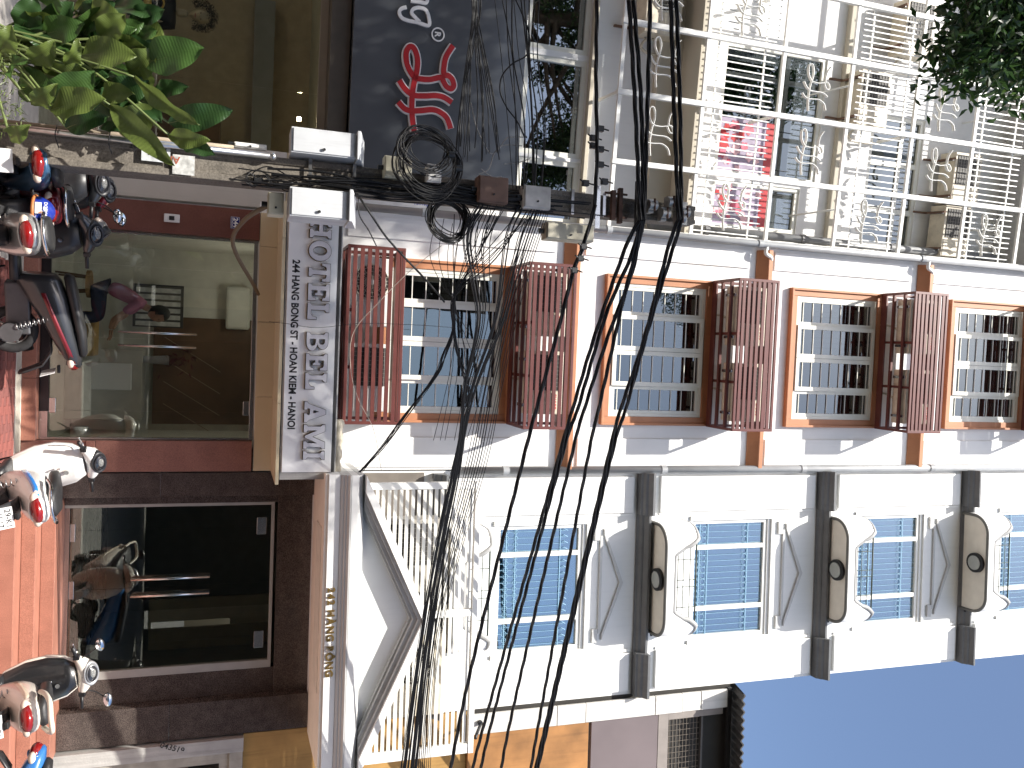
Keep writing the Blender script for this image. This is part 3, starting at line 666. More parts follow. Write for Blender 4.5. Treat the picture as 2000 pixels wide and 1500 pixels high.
# slatted screen on the portico roof
sc = part('slat_screen', MB().box(1.60, 1.69, -1.21, -1.14, 3.885, 5.29), TRIMW, twn, .004)
for a, b in ((.0, .085), (3.30, 3.42)): part('post', MB().box(a, b, -1.21, -1.14, 3.885, 5.29), TRIMW, sc, .004)
part('top_rail', MB().box(.0, 3.42, -1.22, -1.13, 5.292, 5.36), TRIMW, sc, .004)
SLT = M('cream_slat_paint', (.72, .70, .64), .5, var=.1, scale=4)
for i in range(18):
    z = 3.97+i*.0735
    for a, b in ((.087, 1.598), (1.692, 3.298)):
        part('slat', MB().box(a, b, -1.185+random.uniform(-.003, .003), -1.165, z, z+.041), SLT, sc)
ac_unit(T, 2.05, -.35, 4.25, 'large cream air conditioner behind the right half of the white slat screen', 'air conditioners behind the slat screen', ACB, None, w=1.05, h=.85, d=.35, fan='fan')
ac_unit(T, .55, -.35, 4.25, 'grey air conditioner behind the left half of the white slat screen', 'air conditioners behind the slat screen', M('grey_casing', (.35, .33, .29), .6), None, w=.95, h=.75, d=.33)
part('terrace_wall', MB().box(.02, TR, -.02, -.001, 3.885, 4.9), M('shade_dark_terrace_wall', (.16, .14, .12), .8), twn)  # wall colour darkened to stand for the shadow behind the slats
# rain pipe at the joint
rp = thing('rain_pipe', 'grey rain pipe down the joint between hotel and townhouse', 'pipe', T, -.01, -.10, 5.4)
part('pipe', MB().tube([(0, 0, 0), (0, 0, 12.6)], .055, 12), PIPE, rp)
for z in (.6, 3.1, 5.6, 8.2, 10.8): part('pipe_collar', MB().cyl((0, 0, z), .066, .09, 'z', 14), PIPE, rp)

# ================================================================== RIGHT NEIGHBOUR
nb = thing('low_shop_house', 'low old house with ochre and mauve panels, metal flashing and a corrugated roof', 'building', T, 3.39)
OCH = M('weathered_orange_panel', (.36, .17, .055), .7, var=.5, scale=1.6, streak=.25)
part('wall', MB().box(.0, 6, .0, .2, 2.62, 5.62), M('stained_ochre_wall', (.38, .22, .07), .85, var=.4, scale=1.3, streak=.4), nb)
MAU = M('mauve_metal_panel', (.15, .12, .122), .6, var=.12, scale=1.5)
part('cladding_panel', MB().box(.24, 2.2, -.06, .1, 5.63, 7.47), OCH, nb, .004); part('cladding_panel', MB().box(2.21, 4.2, -.06, .1, 5.63, 7.47), OCH, nb, .004)
part('cladding_panel', MB().box(.24, 3.2, -.05, .1, 7.52, 8.62), MAU, nb, .004)
FLS = M('white_flashing_metal', (.62, .60, .56), .5, var=.12, scale=2, streak=.2)
zs = [5.64, 6.95, 7.40, 8.54, 9.0, 9.33, 9.80]
for a, b in zip(zs, zs[1:]): part('flashing_sheet', MB().box(.02, .30, -.10+random.uniform(-.008, .004), -.061, a+.004, b-.006), FLS, nb, .003)
part('window_post', MB().box(.30, .42, -.05, .05, 8.802, 9.75), M('grey_brown_post', (.25, .22, .2), .7), nb); part('window_sill', MB().box(.24, 4, -.05, .05, 8.63, 8.80), bpy.data.materials['grey_brown_post'], nb)
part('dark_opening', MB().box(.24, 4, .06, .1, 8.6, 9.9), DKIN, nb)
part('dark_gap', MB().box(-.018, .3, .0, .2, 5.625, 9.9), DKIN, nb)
gm = MB()
for i in range(9): gm.box(.43, 3.9, -.005, .002, 8.84+i*.06, 8.845+i*.06)
for i in range(40): gm.box(.44+i*.085, .444+i*.085, -.010, -.0055, 8.82, 9.36)
part('wire_mesh', gm, M('rusty_mesh', (.18, .15, .12), .7), nb)
part('rail', MB().box(.42, 4, -.02, .03, 9.39, 9.42), M('dark_bar', (.09, .085, .08), .7), nb)
rf = MB()
vs = []; n = 300
for i in range(n+1):
    x = -.01+i*.0125; zz = 9.93+.022*sin(i*pi/5.0); vs += [(x, -.42, zz-.05), (x, 3.5, zz+1.0), (x, -.42, zz-.075), (x, 3.5, zz+.98)]
rf._a(vs, [(i*4, i*4+4, i*4+5, i*4+1) for i in range(n)]+[(i*4+2, i*4+3, i*4+7, i*4+6) for i in range(n)]+[(i*4, i*4+2, i*4+6, i*4+4) for i in range(n)])
part('roof', rf, M('dark_corrugated_iron', (.055, .052, .05), .7, .2, var=.3), nb)
part('eaves_board', MB().box(.0, 5, -.12, -.06, 9.80, 9.86), BLK, nb)
fm = MB().box(.01, .19, -.1, .2, 0, 2.62)
fm = part('door_frame', fm, CONCL, nb, .006)
part('inner_frame', MB().box(.19, .34, -.02, .2, .3, 2.45).box(.34, 3, -.02, .2, 2.33, 2.45).box(.19, 3, -.06, .2, 2.451, 2.615), M('grey_door_paint', (.36, .33, .28), .7, var=.2, streak=.3), fm)
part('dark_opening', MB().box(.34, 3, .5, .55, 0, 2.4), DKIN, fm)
part('wood_shelf', MB().box(.36, 1.2, .1, .4, 1.1, 1.14).box(.36, 1.2, .1, .4, 1.6, 1.64).box(.45, .9, .1, .35, 1.64, 1.95), wp, fm)
text('graffiti', '043519', .10, BKT, fm, (.02, -.103, 1.62), .0005, .001, rot=(0, -1.2, 0))
# wall clamp that holds the power lines
wc = thing('cable_clamp', 'black cable clamp with a bolt fixed to the wall beside the townhouse', 'clamp', T, 3.52, -.11, 5.68)
part('arm', MB().tube([(0, 0, .12), (.06, -.2, .0), (.08, -.3, -.05)], .022, 8), BLK, wc); part('bolt', MB().cyl((.0, -.04, .1), .035, .06, 'y', 10), BLK, wc)
# ================================================================== FASHION SHOP (left, x negative)
shp = thing('fashion_shop_building', 'white shop building with a dark glass shop window below and big first floor windows', 'building', L)
X0 = -7.0
F1 = (6.05, 6.98); F2 = (9.15, 10.98); F3 = (11.95, 13.0)
h1 = [(X0+.5, -2.40, *F1), (-2.32, -.98, *F1), (-.93, -.06, *F1)]
h2 = [(-2.95, -1.02, *F2), (-.93, -.22, 9.15, 10.72)]
h3 = [(-2.25, -.12, *F3)]
part('wall', MB().wall(X0, -.01, 3.45, 18.4, .0, .25, h1+h2+h3), WHITE, shp)
part('side_wall', MB().box(-.25, -.01, .25, 8, 3.45, 18.4).box(X0, X0+.3, .25, 8, 0, 18.4).box(X0+.3, -.25, 7.7, 8, 0, 18.4), WHITE, shp)
PIL = M('off_white_plaster_pier', (.60, .57, .52), .75, var=.08, scale=2, streak=.15, bump=.1)
part('pier', MB().box(-.62, .10, -.05, .35, -.03, 2.94), PIL, shp, .006)
part('pier', MB().box(-.62, .09, -.04, .30, 2.943, 3.449), M('cream_tile_pier', (.48, .40, .27), .5, var=.06), shp, .004)
# shop window, ground floor
fr = MB().box(X0+.3, -.62, .02, .12, 3.30, 3.40)
shopw = part('shop_window', fr, M('bronze_frame', (.28, .26, .21), .5, .2, var=.1), shp, .003)
for a, b in ((X0+.3, -3.9), (-3.895, -1.40), (-1.395, -.622)): part('pane', MB().box(a, b, .06, .07, .0, 3.298), GDOOR, shopw)
part('header', MB().box(X0+.3, -.62, -.3, .3, 3.402, 3.64), M('dark_header', (.07, .06, .045), .5, var=.2), shp)
sh = MB().box(X0+.3, -.3, .13, 3.4, -.06, 0.0)
sh = part('shop_room', sh, M('shop_floor', (.3, .25, .2), .4, var=.2), shp)
part('wall', MB().box(X0+.3, -.3, 3.0, 3.2, 0, 3.42), M('shop_wall', (.40, .33, .24), .7, var=.15), sh)
part('wall', MB().box(-.34, -.26, .36, 2.999, 0, 3.42), bpy.data.materials['shop_wall'], sh)
part('ceiling', MB().box(X0+.3, -.34, .13, 3.2, 3.42, 3.445), M('shop_ceiling', (.5, .47, .38), .7), sh)
part('wood_shelf', MB().box(-1.3, -.4, 2.4, 2.8, 0, 2.1), wp, sh, .01)
part('grey_column', MB().box(-3.2, -.4, 2.7, 2.9, 2.55, 2.85), M('grey_beam', (.24, .25, .26), .4), sh)
LAMP = emis('lit_spotlight', (1, .82, .5), 30)
for x, z in ((-.82, 3.05), (-1.22, 3.12)): part('spotlight', MB().cyl((x, 1.0, z), .028, .05, 'z', 12), LAMP, sh)
# sign board
bs = thing('shop_sign', 'large glossy dark grey shop sign board with a red white-edged emblem', 'sign', L, -.35, -.42, 3.66)
SIGG = M('glossy_grey_sign_panel', (.085, .092, .10), .22, var=.1, scale=1.2, coat=.3)
part('board', MB().box(X0+.3, .0, .0, .40, .0, 2.26), SIGG, bs, .006)
STROKES = [[(645,1310),(622,1150),(618,1000),(632,850),(665,700),(672,580),(640,480),(595,462),(562,520),(568,620),(600,700),(648,762),(720,778),(800,780),(900,762),(925,800),(955,850),(1000,872),(1025,840),(1010,780),(970,742),(930,735),(932,640),(955,550),(1018,450)],
           [(495,790),(540,860),(590,910),(650,938),(750,942),(850,938),(930,955),(1005,1005)],
           [(485,1000),(540,1060),(600,1085),(700,1085),(820,1075),(900,1105),(960,1160),(995,1260)]]
def ribbon(pts2, hw, y0, y1, mb):
    P = [Vector((p[0], p[1])) for p in catmull([(a, b, 0) for a, b in pts2], 5)]; n = len(P); vs = []
    for i, p in enumerate(P):
        d = (P[min(i+1, n-1)]-P[max(i-1, 0)]).normalized(); q = Vector((-d.y, d.x))*hw
        for yy in (y0, y1): vs += [(p.x+q.x, yy, p.y+q.y), (p.x-q.x, yy, p.y-q.y)]
    fs = []
    for i in range(n-1):
        a, b = i*4, (i+1)*4; fs += [(a, a+1, b+1, b), (a+2, b+2, b+3, a+3), (a, b, b+2, a+2), (a+1, a+3, b+3, b+1)]
    fs += [(0, 2, 3, 1), ((n-1)*4, (n-1)*4+1, (n-1)*4+3, (n-1)*4+2)]
    mb._a(vs, fs); return mb
k = L.S(800, 150, .44)
sx = lambda q: [(L.S(680+x/5, y/5, .44)+.35, L.Z(680+x/5, y/5, .44)-3.66) for x, y in q]
RED = M('red_emblem', (.42, .018, .022), .35, var=.06); EDG = M('white_emblem_edge', (.72, .70, .68), .5, var=.03)
for i, q in enumerate(STROKES):
    w_ = part('emblem_stroke', ribbon(sx(q), .050, -.045-i*.0012, -.001, MB()), EDG, bs)
    part('emblem_face', ribbon(sx(q), .034, -.055-i*.0012, -.0495+i*.0004, MB()), RED, w_)
WL = M('white_sign_letter', (.78, .78, .76), .45, var=.03)
gst = [(570,70),(520,85),(500,120),(520,170),(580,200),(680,220),(785,250),(790,180),(760,100),(700,75),(640,85),(620,125),(650,165),(700,215)]
part('letter', ribbon(sx(gst), .021, -.03, -.001, MB()), WL, bs)
nst = [(612,8),(700,20),(765,25),(768,-40),(700,-90),(612,-95)]
part('letter', ribbon(sx(nst), .021, -.03, -.001, MB()), WL, bs)
c = sx([(880, 335)])[0]; 
part('registered_mark', ribbon([(c[0]+.078*cos(a), c[1]+.078*sin(a)) for a in [2*pi*i/24 for i in range(25)]], .008, -.014, -.001, MB()), WL, bs)
text('registered_letter', 'R', .105, WL, bs, (c[0]-.033, -.013, c[1]-.04), .004, .003)
ns = thing('notice_strip', 'narrow white notice strip with small printed lines beside the grey sign board', 'sign', L, -.28, -.36, 3.75)
part('panel', MB().box(0, .26, 0, .02, 0, 1.1), M('white_notice', (.62, .63, .66), .4, var=.05), ns)
text('notice_print', '244 HÀNG BÔNG', .06, BKT, ns, (.10, -.003, .12), .0008, .0005, rot=(0, -pi/2, 0))
text('notice_print', 'HÀ NỘI', .06, BLUT, ns, (.18, -.003, .8), .0008, .0005, rot=(0, -pi/2, 0))
# first floor windows
def window(name, x0, x1, z0, z1, muls, gl, y=.06, g=.07, curtain=None, rails=()):
    f = MB()
    for a, b, c, d in ((x0, x0+g, z0, z1), (x1-g, x1, z0, z1), (x0+g, x1-g, z1-g, z1), (x0+g, x1-g, z0, z0+g)): f.box(a, b, y-.04, y+.05, c, d)
    for m_ in muls: f.box(m_-g*.6, m_+g*.6, y-.035, y+.045, z0+g, z1-g)
    w = part(name, f, UPVC, shp, .004)
    xs = [x0+g]+[q for m_ in muls for q in (m_-g*.6, m_+g*.6)]+[x1-g]
    for a, b in zip(xs[::2], xs[1::2]):
        zs = [z0+g]+[q for r in rails for q in (r-.03, r+.03)]+[z1-g]
        for r in rails: part('transom', MB().box(a, b, y-.03, y+.04, r-.03, r+.03), UPVC, w)
        for c, d in zip(zs[::2], zs[1::2]): part('pane', MB().box(a, b, y, y+.008, c, d), gl, w)
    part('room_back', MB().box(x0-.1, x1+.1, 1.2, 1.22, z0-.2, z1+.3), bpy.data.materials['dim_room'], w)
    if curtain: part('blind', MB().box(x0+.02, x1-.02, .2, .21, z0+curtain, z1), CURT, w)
    return w
GLD = glass('dark_reflective_glass', (.25, .26, .25), .30, (.72, .76, .8), .012, .06)
window('window', X0+.5, -2.40, *F1, (-3.4, -4.4, -5.4), GLD); window('window', -2.32, -.98, *F1, (), GLD); window('window', -.93, -.06, *F1, (), GLD)
part('beige_ledge', MB().box(X0, -.01, -.10, -.001, 7.0, 7.06), M('beige_ledge_paint', (.55, .50, .40), .7), shp, .005)
w2 = window('window', -2.95, -1.02, *F2, (-2.0,), GGREY, rails=(10.2,)); window('window', -.93, -.22, 9.15, 10.72, (), GGREY, rails=(10.15,))
window('window', -2.25, -.12, *F3, (-1.5, -.75), GGREY, rails=(12.6,))
PNK = M('pink_floral_poster', (.52, .09, .14), .5, var=.8, scale=7)
PUR = M('mauve_poster_print', (.32, .26, .36), .5, var=.3, scale=3)
for x0, x1 in ((-1.86, -1.08), (-.90, -.28)):
    ps = thing('flower_poster', 'pink floral poster behind the %s white bars' % ('left of the two sets of' if x0 < -1 else 'rightmost'), 'poster', L, x0, .03, 9.22)
    part('print', MB().box(0, x1-x0, -.004, 0, 0, .95), PUR, ps)
    rr = random.Random(int(x0*100)); fl = MB()
    part('header_band', MB().box(0, x1-x0, -.006, -.0045, .80, .95), RED, ps)
    for i in range(26):
        px, pz = rr.uniform(.05, x1-x0-.05), rr.uniform(.03, .78)*rr.random()**.5; r = rr.uniform(.03, .09); r = min(r, px, pz, x1-x0-px)
        fl._a([(px+r*cos(a)*(1+.2*cos(5*a)), -.006-i*.0002, pz+r*sin(a)*(1+.2*cos(5*a))) for a in [2*pi*q/20 for q in range(20)]], [tuple(range(20))]); 
    fl.mi = [rr.randrange(3) for _ in fl.f]
    o = part('flower_print', fl, [PNK, M('pale_pink_print', (.7, .42, .45), .5, var=.2, scale=9), RED], ps); o['kind'] = 'stuff'
    part('hanging_cord', MB().tube([(.1, .01, .95), (.1, .01, 1.3)], .004, 5).tube([(x1-x0-.1, .01, .95), (x1-x0-.1, .01, 1.3)], .004, 5), BLK, ps)
# floor slab and top slab
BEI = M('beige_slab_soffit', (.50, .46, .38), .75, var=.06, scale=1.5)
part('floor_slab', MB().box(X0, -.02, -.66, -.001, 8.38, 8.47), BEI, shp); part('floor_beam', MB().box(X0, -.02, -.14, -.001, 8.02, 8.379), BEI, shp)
part('top_slab', MB().box(X0, -.02, -.9, -.001, 14.75, 14.95), LGREY, shp)
part('cornice', MB().box(X0, -.05, -.10, -.001, 11.25, 11.36), BEI, shp, .01)
# ---- white steel screen in front
scr = thing('steel_screen', 'tall white steel grid screen with vertical rods and looped scroll ornaments over the shop front', 'screen', L)
ST = M('white_enamelled_steel', (.74, .74, .71), .45, var=.06, scale=5, streak=.08)
PX = [.0, -.90, -1.81, -2.72, -3.54, -4.45, -5.3]; RZ = [7.17, 8.44, 9.68, 10.87, 12.09, 13.29, 14.46]
D = -.72
for i, x in enumerate(PX): part('post', MB().box(x-.035, x+.035, D-.05, D+.02, 7.13, 14.75), ST, scr, .004)
for i, z in enumerate(RZ):
    for a, b in zip(PX[1:], PX): part('rail', MB().box(a+.037, b-.037, D-.03, D+.01, z-.027, z+.027), ST, scr, .003)
for z in RZ[::2]:
    for x in (PX[0], PX[2], PX[4]): part('wall_tie', MB().box(x-.02, x+.02, D+.021, -.002, z-.02, z+.02), ST, scr)
rodm = MB().box(-.008, .008, -.006, .006, 0, 1.12).mesh('rod', ST)
def rods(z0, a, b, n, hmul=1.):
    for i in range(n):
        o = link('rod', rodm, scr, (a+(b-a)*(i+.5)/n, D+.03, z0+random.uniform(-.006, .006)), (0, random.uniform(-.01, .01), 0)); o.scale.z = hmul
for z0, zl in ((8.47, 1.0), (11.02, .98), (13.32, .92)):
    for a, b in zip(PX[1:5], PX): rods(z0, a+.05, b-.05, 9, zl)
    for zz in (z0+.18, z0+.93*zl): part('inner_rail', MB().box(PX[4], PX[0], D+.037, D+.055, zz-.012, zz+.012), ST, scr)
def ornament_mesh(s=1.):
    mb = MB()
    for q in STROKES:
        P = catmull([((y-880)*.00096*s, 0, (x-760)*.00105*s) for x, y in q], 5); n = len(P); vs = []
        for i, p in enumerate(P):
            d = (P[min(i+1, n-1)]-P[max(i-1, 0)]).normalized(); o = Vector((-d.z, 0, d.x))*.005
            for yy in (-.022, .022): vs += [p+o+Vector((0, yy, 0)), p-o+Vector((0, yy, 0))]
        fs = []
        for i in range(n-1):
            a, b = i*4, (i+1)*4; fs += [(a, a+1, b+1, b), (a+2, b+2, b+3, a+3), (a, b, b+2, a+2), (a+1, a+3, b+3, b+1)]
        mb._a(vs, fs, True)
    return mb.mesh('scroll_ornament', ST)
om = ornament_mesh(.80)
for z, cs in ((7.80, (1, 2, 3)), (10.27, (1, 2)), (12.68, (1, 2, 3))):
    for i in cs: link('scroll_ornament', om, scr, ((PX[i]+PX[i+1])/2, D-.012, z))
for z, i in ((9.06, 0), (11.48, 0), (9.06, 3), (13.85, 0)): link('scroll_ornament', om, scr, ((PX[i]+PX[i+1])/2, D-.012, z))
for z in (10.9, 14.1):
    for x in (-.5, -2.3): part('stay', MB().tube([(x, -.02, z-.35), (x-.1, D+.02, z)], .014, 6), ST, scr)
# air conditioners on the shop front
for x, y, z, lab, fan in ((-3.55, -.08, 7.62, 'air conditioner with a round wire fan guard under the beige slab at the photo edge', 'fan'), (-2.75, -.10, 11.30, 'rust-stained cream air conditioner on the sunlit shop wall behind the screen', 'dark'),
                 (-1.75, -.08, 13.32, 'cream air conditioner half hidden by the tree leaves', 'dark'), (-.90, -.08, 13.25, 'air conditioner at the top right of the shop screen next to the hotel pipe', 'dark'), (-3.9, -.1, 12.0, 'air conditioner high on the shop wall at the photo edge', 'dark')):
    t = ac_unit(L, x, y, z, lab, 'air conditioners on the shop front', ACB, None, fan=fan, w=.82, h=.56, d=.32)
    rb_ = M('rusty_bracket', (.16, .09, .06), .8, var=.4)
    for xx in (.1, .68): part('bracket', MB().box(xx, xx+.03, -.36, .05, -.06, -.032).box(xx, xx+.03, .02, .06, -.3, -.0602), rb_, t)
    part('lagged_pipe', MB().tube(catmull([(.84, -.1, .15), (.95, -.05, .1), (1.0, .02, .3), (.98, .05, .7)], 5), .02, 7), ACB, t)
# sockets on the piers
for F, x, y, z, lab in ((L, -.28, -.051, 1.72, 'small white electric box on the pale pier beside the utility pole'), (H, -3.16, -.041, 1.60, 'small white electric box with a dark hole on the brown granite pier')):
    t = thing('electric_box', lab, 'electric box', F, x, y, z)
    part('cover', MB().box(-.05, .05, -.03, 0, -.09, .09), ACW, t, .006); part('switch', MB().box(-.025, .025, -.036, -.0305, -.03, .03), BLK if F is H else ACB, t)
# rain pipes on the hotel / shop joint
rp = thing('rain_pipe', 'pale grey rain pipe down the joint between shop and hotel', 'pipe', H, -3.50, -.16, 3.5)
part('pipe', MB().tube([(0, 0, 0), (0, 0, 14)], .05, 12), PIPE, rp)
for z in (1.2, 3.9, 6.45, 9.6): part('pipe_collar', MB().cyl((0, 0, z), .062, .08, 'z', 14), PIPE, rp)
for z in (6.62, 9.78):
    part('branch', MB().tube(catmull([(.03, 0, z), (.14, -.01, z-.02), (.2, .02, z+.10), (.33, .10, z+.12)], 5), .03, 10), ACW, rp)
    part('drain_hose', MB().tube(catmull([(.33, .10, z+.12), (.45, .12, z+.2), (.55, .13, z+.15)], 5), .012, 6), ACW, rp)
rp = thing('rain_pipe', 'thicker dark grey rain pipe just left of the pale one, beside the screen', 'pipe', L, -.14, -.30, 8.0)
part('pipe', MB().tube([(0, 0, 0), (0, 0, 6.6)], .06, 12), M('dark_grey_pipe', (.22, .225, .23), .45, var=.15, streak=.2), rp)
for z in (.9, 2.6, 4.3): part('pipe_collar', MB().cyl((0, 0, z), .074, .08, 'z', 14), M('grey_collar', (.16, .16, .165), .5), rp)
# small tarpaulin rolled on the canopy's right end
tp = thing('rolled_tarpaulin', 'crumpled cream tarpaulin roll on top of the right end of the hotel sign', 'tarpaulin', H, -.78, -1.0, 3.60)
rg = []
for i in range(16):
    x = i*.05; r = .055+.012*sin(i*1.7)+.008*sin(i*3.1); zz = -.03*(i/15)**2
    rg.append([(x, .03+r*1.2*cos(2*pi*j/12)*(1+.1*sin(j*2+i)), zz+r*sin(2*pi*j/12)*(1+.12*cos(j*3+i*.7))) for j in range(12)])
part('cloth_roll', MB().loft(rg), M('dirty_cream_tarpaulin', (.6, .54, .42), .8, var=.15, scale=10, bump=.3, bscale=25), tp)
# ================================================================== ACROSS THE STREET (only seen mirrored in the glass)
for x0, x1, hh, col, lab in ((-26, -9, 13, (.62, .58, .48), 'cream house across the street to the left'), (-9, -1, 9.2, (.5, .48, .44), 'grey brown house straight across the street'), (-1, 8, 6.6, (.6, .52, .38), 'ochre house across the street to the right'), (8, 26, 6.6, (.6, .6, .57), 'pale house far right across the street')):
    b = thing('opposite_house', lab, 'building', None, x0, -7.5, 0)
    w_ = x1-x0; hol = [(i*2.2+.6, i*2.2+1.8, fl*3.2+1.0 if fl else .1, fl*3.2+2.6) for i in range(int(w_/2.2)) for fl in range(int(hh/3.2))]
    part('wall', MB().wall(0, w_, 0, hh, 0, .3, hol), M('opposite_wall', col, .8, streak=.3), b)
    part('dark_room', MB().box(.3, w_-.3, 2, 2.1, 0, hh), DKIN, b); part('roof', MB().box(0, w_, .3, 7, hh-.2, hh), CONC, b)
    part('ledge', MB().box(0, w_, -.9, 0, 3.0, 3.15), CONC, b)
# ================================================================== UTILITY POLE
PXc, PYc = -1.86, 8.05
pole = thing('utility_pole', 'weathered square concrete utility pole hung with cables and boxes', 'utility pole', None, PXc, PYc, 0)
mb = MB(); rg = []
for z, w in ((-.1, .145), (3.5, .125), (7.0, .095)):
    rg.append([(-w, -w, z), (-w*.55, -w, z), (-w*.5, -w*.8, z), (w*.5, -w*.8, z), (w*.55, -w, z), (w, -w, z), (w, w, z), (-w, w, z)])
part('shaft', mb.loft(rg, smooth=False), CONC, pole, .008)
PAP = M('torn_paper', (.55, .57, .58), .8, var=.35, scale=18)
part('paper_bill', MB().box(-.125, .03, -.150, -.1475, 1.55, 1.78), PAP, pole); part('paper_bill', MB().box(-.05, .12, -.1525, -.1502, 1.80, 1.98), M('shade_darkened_paper', (.50, .50, .48), .8, var=.45, scale=22), pole)  # white bill darkened in its base colour to stand for shade
text('bill_lettering', 'AN', .09, M('rust_red_print', (.35, .09, .05), .7, var=.2), pole, (-.03, -.1545, 1.86), .0006, .001, rot=(0, pi/2, 0))
text('bill_lettering', 'KHOAN CẮT', .05, BKT, pole, (-.10, -.1525, 1.75), .0006, .001, rot=(0, pi/2, 0)); text('bill_lettering', '0912 345', .04, BKT, pole, (-.05, -.1525, 1.75), .0006, .001, rot=(0, pi/2, 0))
CHR = M('galvanised_pipe', (.5, .5, .5), .28, .9, var=.2, scale=12)
part('conduit', MB().tube([(-.12, -.19, .2), (-.115, -.19, 2.62)], .028, 10).sphere((-.115, -.19, 2.63), .036), CHR, pole)
part('conduit', MB().tube([(-.17, -.15, .2), (-.165, -.15, 2.3)], .02, 8), M('split_bamboo', (.33, .27, .2), .8, var=.3), pole)
for z in (.9, 1.3): part('wire_tie', MB().tube(catmull([(-.19, -.16, z), (-.15, -.225, z+.01), (-.08, -.22, z), (.0, -.16, z+.02)], 4), .005, 5), BLK, pole)
for z, w in ((2.95, .2), (3.35, .2), (5.9, .17), (4.8, .19), (5.55, .17)):
    part('steel_band', MB().box(-w*.75, w*.75, -w*.75, -w*.72, z, z+.03), CHR, pole)
RUST = M('rusty_steel', (.10, .055, .04), .85, .3, var=.4, scale=12, bump=.3)
for i, (z, ln) in enumerate(((5.97, .30), (6.05, .36), (6.22, .50))):
    part('cross_channel', MB().box(-ln/2, ln/2, -.19, -.135, z, z+.045) if i < 2 else MB().box(-.26, .26, -.235, -.195, z, z+.10), RUST if i < 2 else BLK, pole, .004)
part('channel_bolt', MB().tube([(-.12, -.165, 5.9), (-.12, -.165, 6.15)], .012, 6), RUST, pole); part('channel_bolt', MB().tube([(.12, -.165, 5.9), (.12, -.165, 6.15)], .012, 6), RUST, pole)
sp = MB().box(-.17, .26, -.21, -.202, 5.78, 5.83); part('drilled_strap', sp, STEEL, pole)
CLP = M('zinc_clamp', (.28, .28, .27), .45, .6, var=.3, scale=15)
for x, z in ((-.02, 6.40), (.05, 6.55), (-.07, 6.62), (.02, 6.78), (.08, 6.73)):
    c = part('line_clamp', MB().cyl((x, -.26, z-.05), .05, .09, 'z', 10).box(x-.07, x+.07, -.22, -.14, z-.03, z+.03), CLP, pole)
    part('clamp_bolt', MB().tube([(x-.06, -.30, z), (x+.06, -.30, z)], .012, 6), RUST, c)
part('cap_collar', MB().box(-.12, .12, -.13, -.097, 6.82, 6.88), CLP, pole)
# cabinets and boxes on the pole
CABW = M('white_sheet_cabinet', (.56, .575, .59), .4, var=.1, scale=3, streak=.2)
def cabinet(x0, x1, y0, y1, z0, z1, label, side):
    t = thing('cable_cabinet', label, 'cabinet', None, PXc+(x0+x1)/2, PYc, 0, group='white cabinets on the utility pole')
    w = (x1-x0)/2
    bx = MB().prism([(-w, z0), (w, z0), (w, z1-.09), (w*.2*side, z1), (-w*side*1.0 if side < 0 else -w, z1-.03)], y0, y1) if 0 else MB().box(-w, w, y0, y1, z0, z1)
    part('casing', bx, CABW, t, .006)
    part('sloped_roof', MB().xprism([(y0-.05, z1+.0015), (y1, z1+.0015), (y1, z1+.11), (y0-.05, z1+.03)], -w-.015, w+.015), CABW, t, .004)
    part('door_leaf', MB().box(-w+.012, w-.012, y0-.012, y0-.0005, z0+.02, z1-.02), CABW, t, .003)
    part('lock', MB().cyl((w*.6, y0-.03, (z0+z1)/2), .014, .018, 'y', 10), STEEL, t)
    for z in (z0+.12, z1-.1): part('bracket_tube', MB().box(-side*w, -side*(w+.12), -.02, .012, z, z+.03), CHR, t)
    return t
cabinet(-.38, -.15, -.28, .0, 2.78, 3.36, 'white steel cabinet on the left side of the utility pole', -1)
cabinet(.16, .42, -.30, .02, 2.78, 3.30, 'white steel cabinet on the right side of the pole, beside the hotel sign', 1)
def small_box(x, y, z, w, d, h, mat, name, label, extra=None):
    t = thing(name, label, 'junction box', None, PXc+x, PYc+y, z)
    part('casing', MB().box(-w/2, w/2, -d, 0, 0, h), mat, t, .008); part('lid', MB().box(-w/2+.01, w/2-.01, -d-.014, -d-.0005, .01, h-.01), mat, t, .004)
    part('knob', MB().cyl((w*.2, -d-.028, h*.5), .01, .014, 'y', 8), BLK, t)
    part('gland', MB().cyl((0, -d*.5, -.05), .025, .049, 'z', 8), BLK, t); return t
CRM = M('cream_box', (.50, .47, .36), .6, var=.15, scale=6)
small_box(-.12, -.15, 3.62, .20, .12, .26, CRM, 'junction_box', 'cream junction box with a yellow plug above the white cabinet on the pole')
small_box(-.10, -.18, 4.02, .17, .10, .14, ACW, 'junction_box', 'small pale grey box seen through the big cable coil')
small_box(.0, -.15, 4.52, .25, .15, .30, M('brown_rusty_box', (.13, .075, .055), .7, var=.3, scale=7), 'junction_box', 'rusty brown metal box high on the pole beside the coils')
small_box(.03, -.15, 4.98, .22, .15, .28, M('rust_edged_grey_box', (.45, .44, .42), .6, var=.4, scale=5), 'junction_box', 'grey-white box with rusty edges near the middle of the pole')
small_box(.30, .06, 5.30, .17, .16, .52, M('taped_cream_box', (.45, .42, .33), .7, var=.3, scale=7), 'junction_box', 'cream box tied to the right side of the pole below the cross arms')
small_box(-.21, -.05, 2.30, .05, .05, .28, ACW, 'terminal_strip', 'white plastic terminal strip clipped to the left of the pole')
small_box(.30, -.02, 2.60, .20, .16, .14, CRM, 'junction_box', 'cream box with a grey hose under the right white cabinet')
